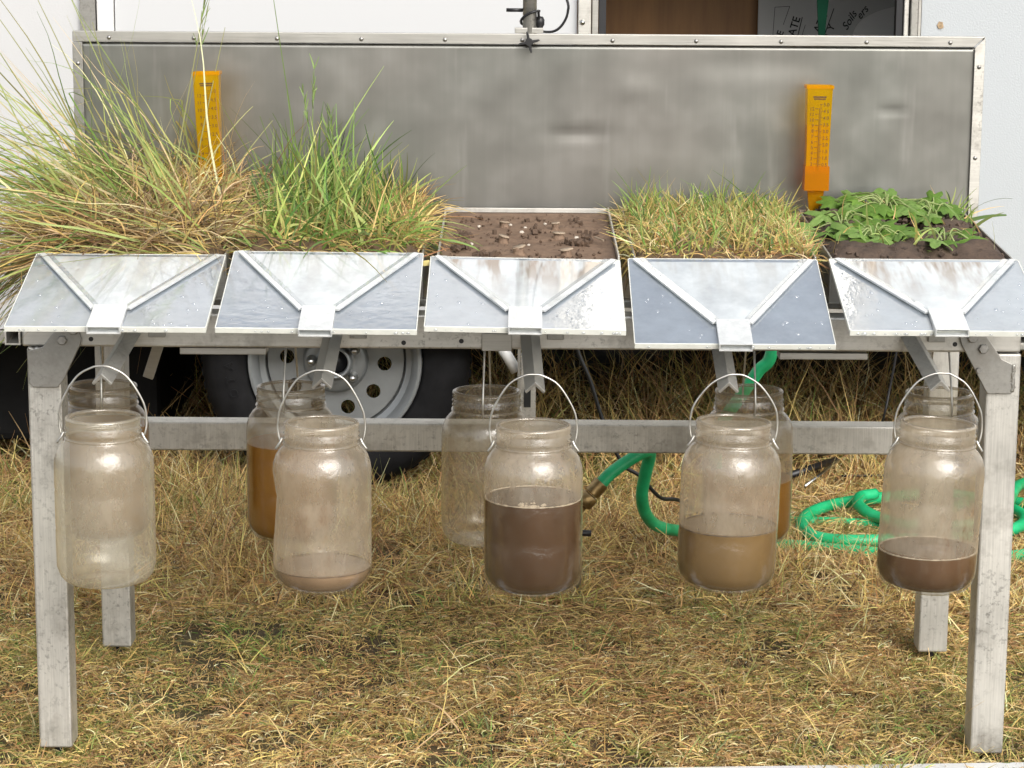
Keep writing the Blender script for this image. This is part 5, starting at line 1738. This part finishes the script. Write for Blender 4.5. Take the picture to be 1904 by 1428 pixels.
MB().tube([(0.118, 0.846, 0.145), (0.150, 0.846, 0.143)], 0.006, 10).build('spigot_handle', M['black'], bp, True)
cbl = spline([(0.125, 1.2, 0.47), (0.1319, 1.2, 0.4262), (0.1574, 1.2, 0.3662), (0.1822, 1.2, 0.2893), (0.2158, 1.2, 0.212), (0.2324, 1.2, 0.1899), (0.2598, 1.2, 0.1734), (0.2876, 1.22, 0.138),
              (0.3096, 1.25, 0.115), (0.345, 1.3, 0.10), (0.40, 1.4, 0.05), (0.5, 1.5, 0.015)], 7)
tag(MB().tube(cbl, 0.004, 8).build('power_cable', M['black'], None, True, origin=(0, 0, 0)), 'thin black cable sloping down behind the crossbar beside the hose', 'cable')
cbl = spline([(0.772, 1.2, 0.47), (0.7679, 1.2, 0.4249), (0.7584, 1.2, 0.3591), (0.7448, 1.2, 0.2875), (0.742, 1.32, 0.24), (0.73, 1.65, 0.13), (0.72, 2.1, 0.02)], 7)
tag(MB().tube(cbl, 0.0026, 8).build('power_cable', M['black'], None, True, origin=(0, 0, 0)), 'thin dark cable hanging behind the crossbar left of the rightmost jar', 'cable')
tag(MB().tube([(0.625, 1.75, 0.05), (0.752, 1.886, 0.058)], 0.0085, 10).build('stake', M['black'], None, True, origin=(0, 0, 0)), 'black stake lying in the grass right of the pale tan jar', 'stake')
tag(MB().tube([(0.655, 1.672, 0.045), (0.755, 1.851, 0.066)], 0.0035, 8).build('tent_peg', M['chrome'], None, True, origin=(0, 0, 0)), 'thin pale metal peg lying beside the black stake', 'peg')
tag(MB().tube(spline([(0.755, 1.80, 0.04), (0.86, 1.798, 0.042), (0.98, 1.81, 0.035), (1.1, 1.84, 0.02)], 6), 0.0032, 8).build('ground_wire', M['black'], None, True, origin=(0, 0, 0)), 'thin black wire lying straight in the grass behind the hose coil', 'wire')
# pale board lying at the very front, and a dark peg beside it
wbx = MB()
dirv = Vector((0.7671 - 0.1051, -0.072 + 0.1121, 0)).normalized()
rot = Matrix.Translation((0.1051, -0.1121, 0)) @ Matrix.Rotation(math.atan2(dirv.y, dirv.x), 4, 'Z')
wbx.box(-0.7, 1.3, -0.09, 0.0, 0.006, 0.030, rot)
tag(wbx.build('white_plank', M['trim_white'], None, bevel=0.003, origin=(0, 0, 0)), 'white plank lying on the grass at the bottom edge of the photo', 'plank')
tag(MB().tube([(0.568, -0.045, 0.035), (0.578, -0.055, 0.03), (0.596, -0.07, 0.012)], 0.0042, 8).build('dark_stick', M['soil_dark'], None, True, origin=(0, 0, 0)), 'short dark stick beside the white plank near the right front leg', 'stick')
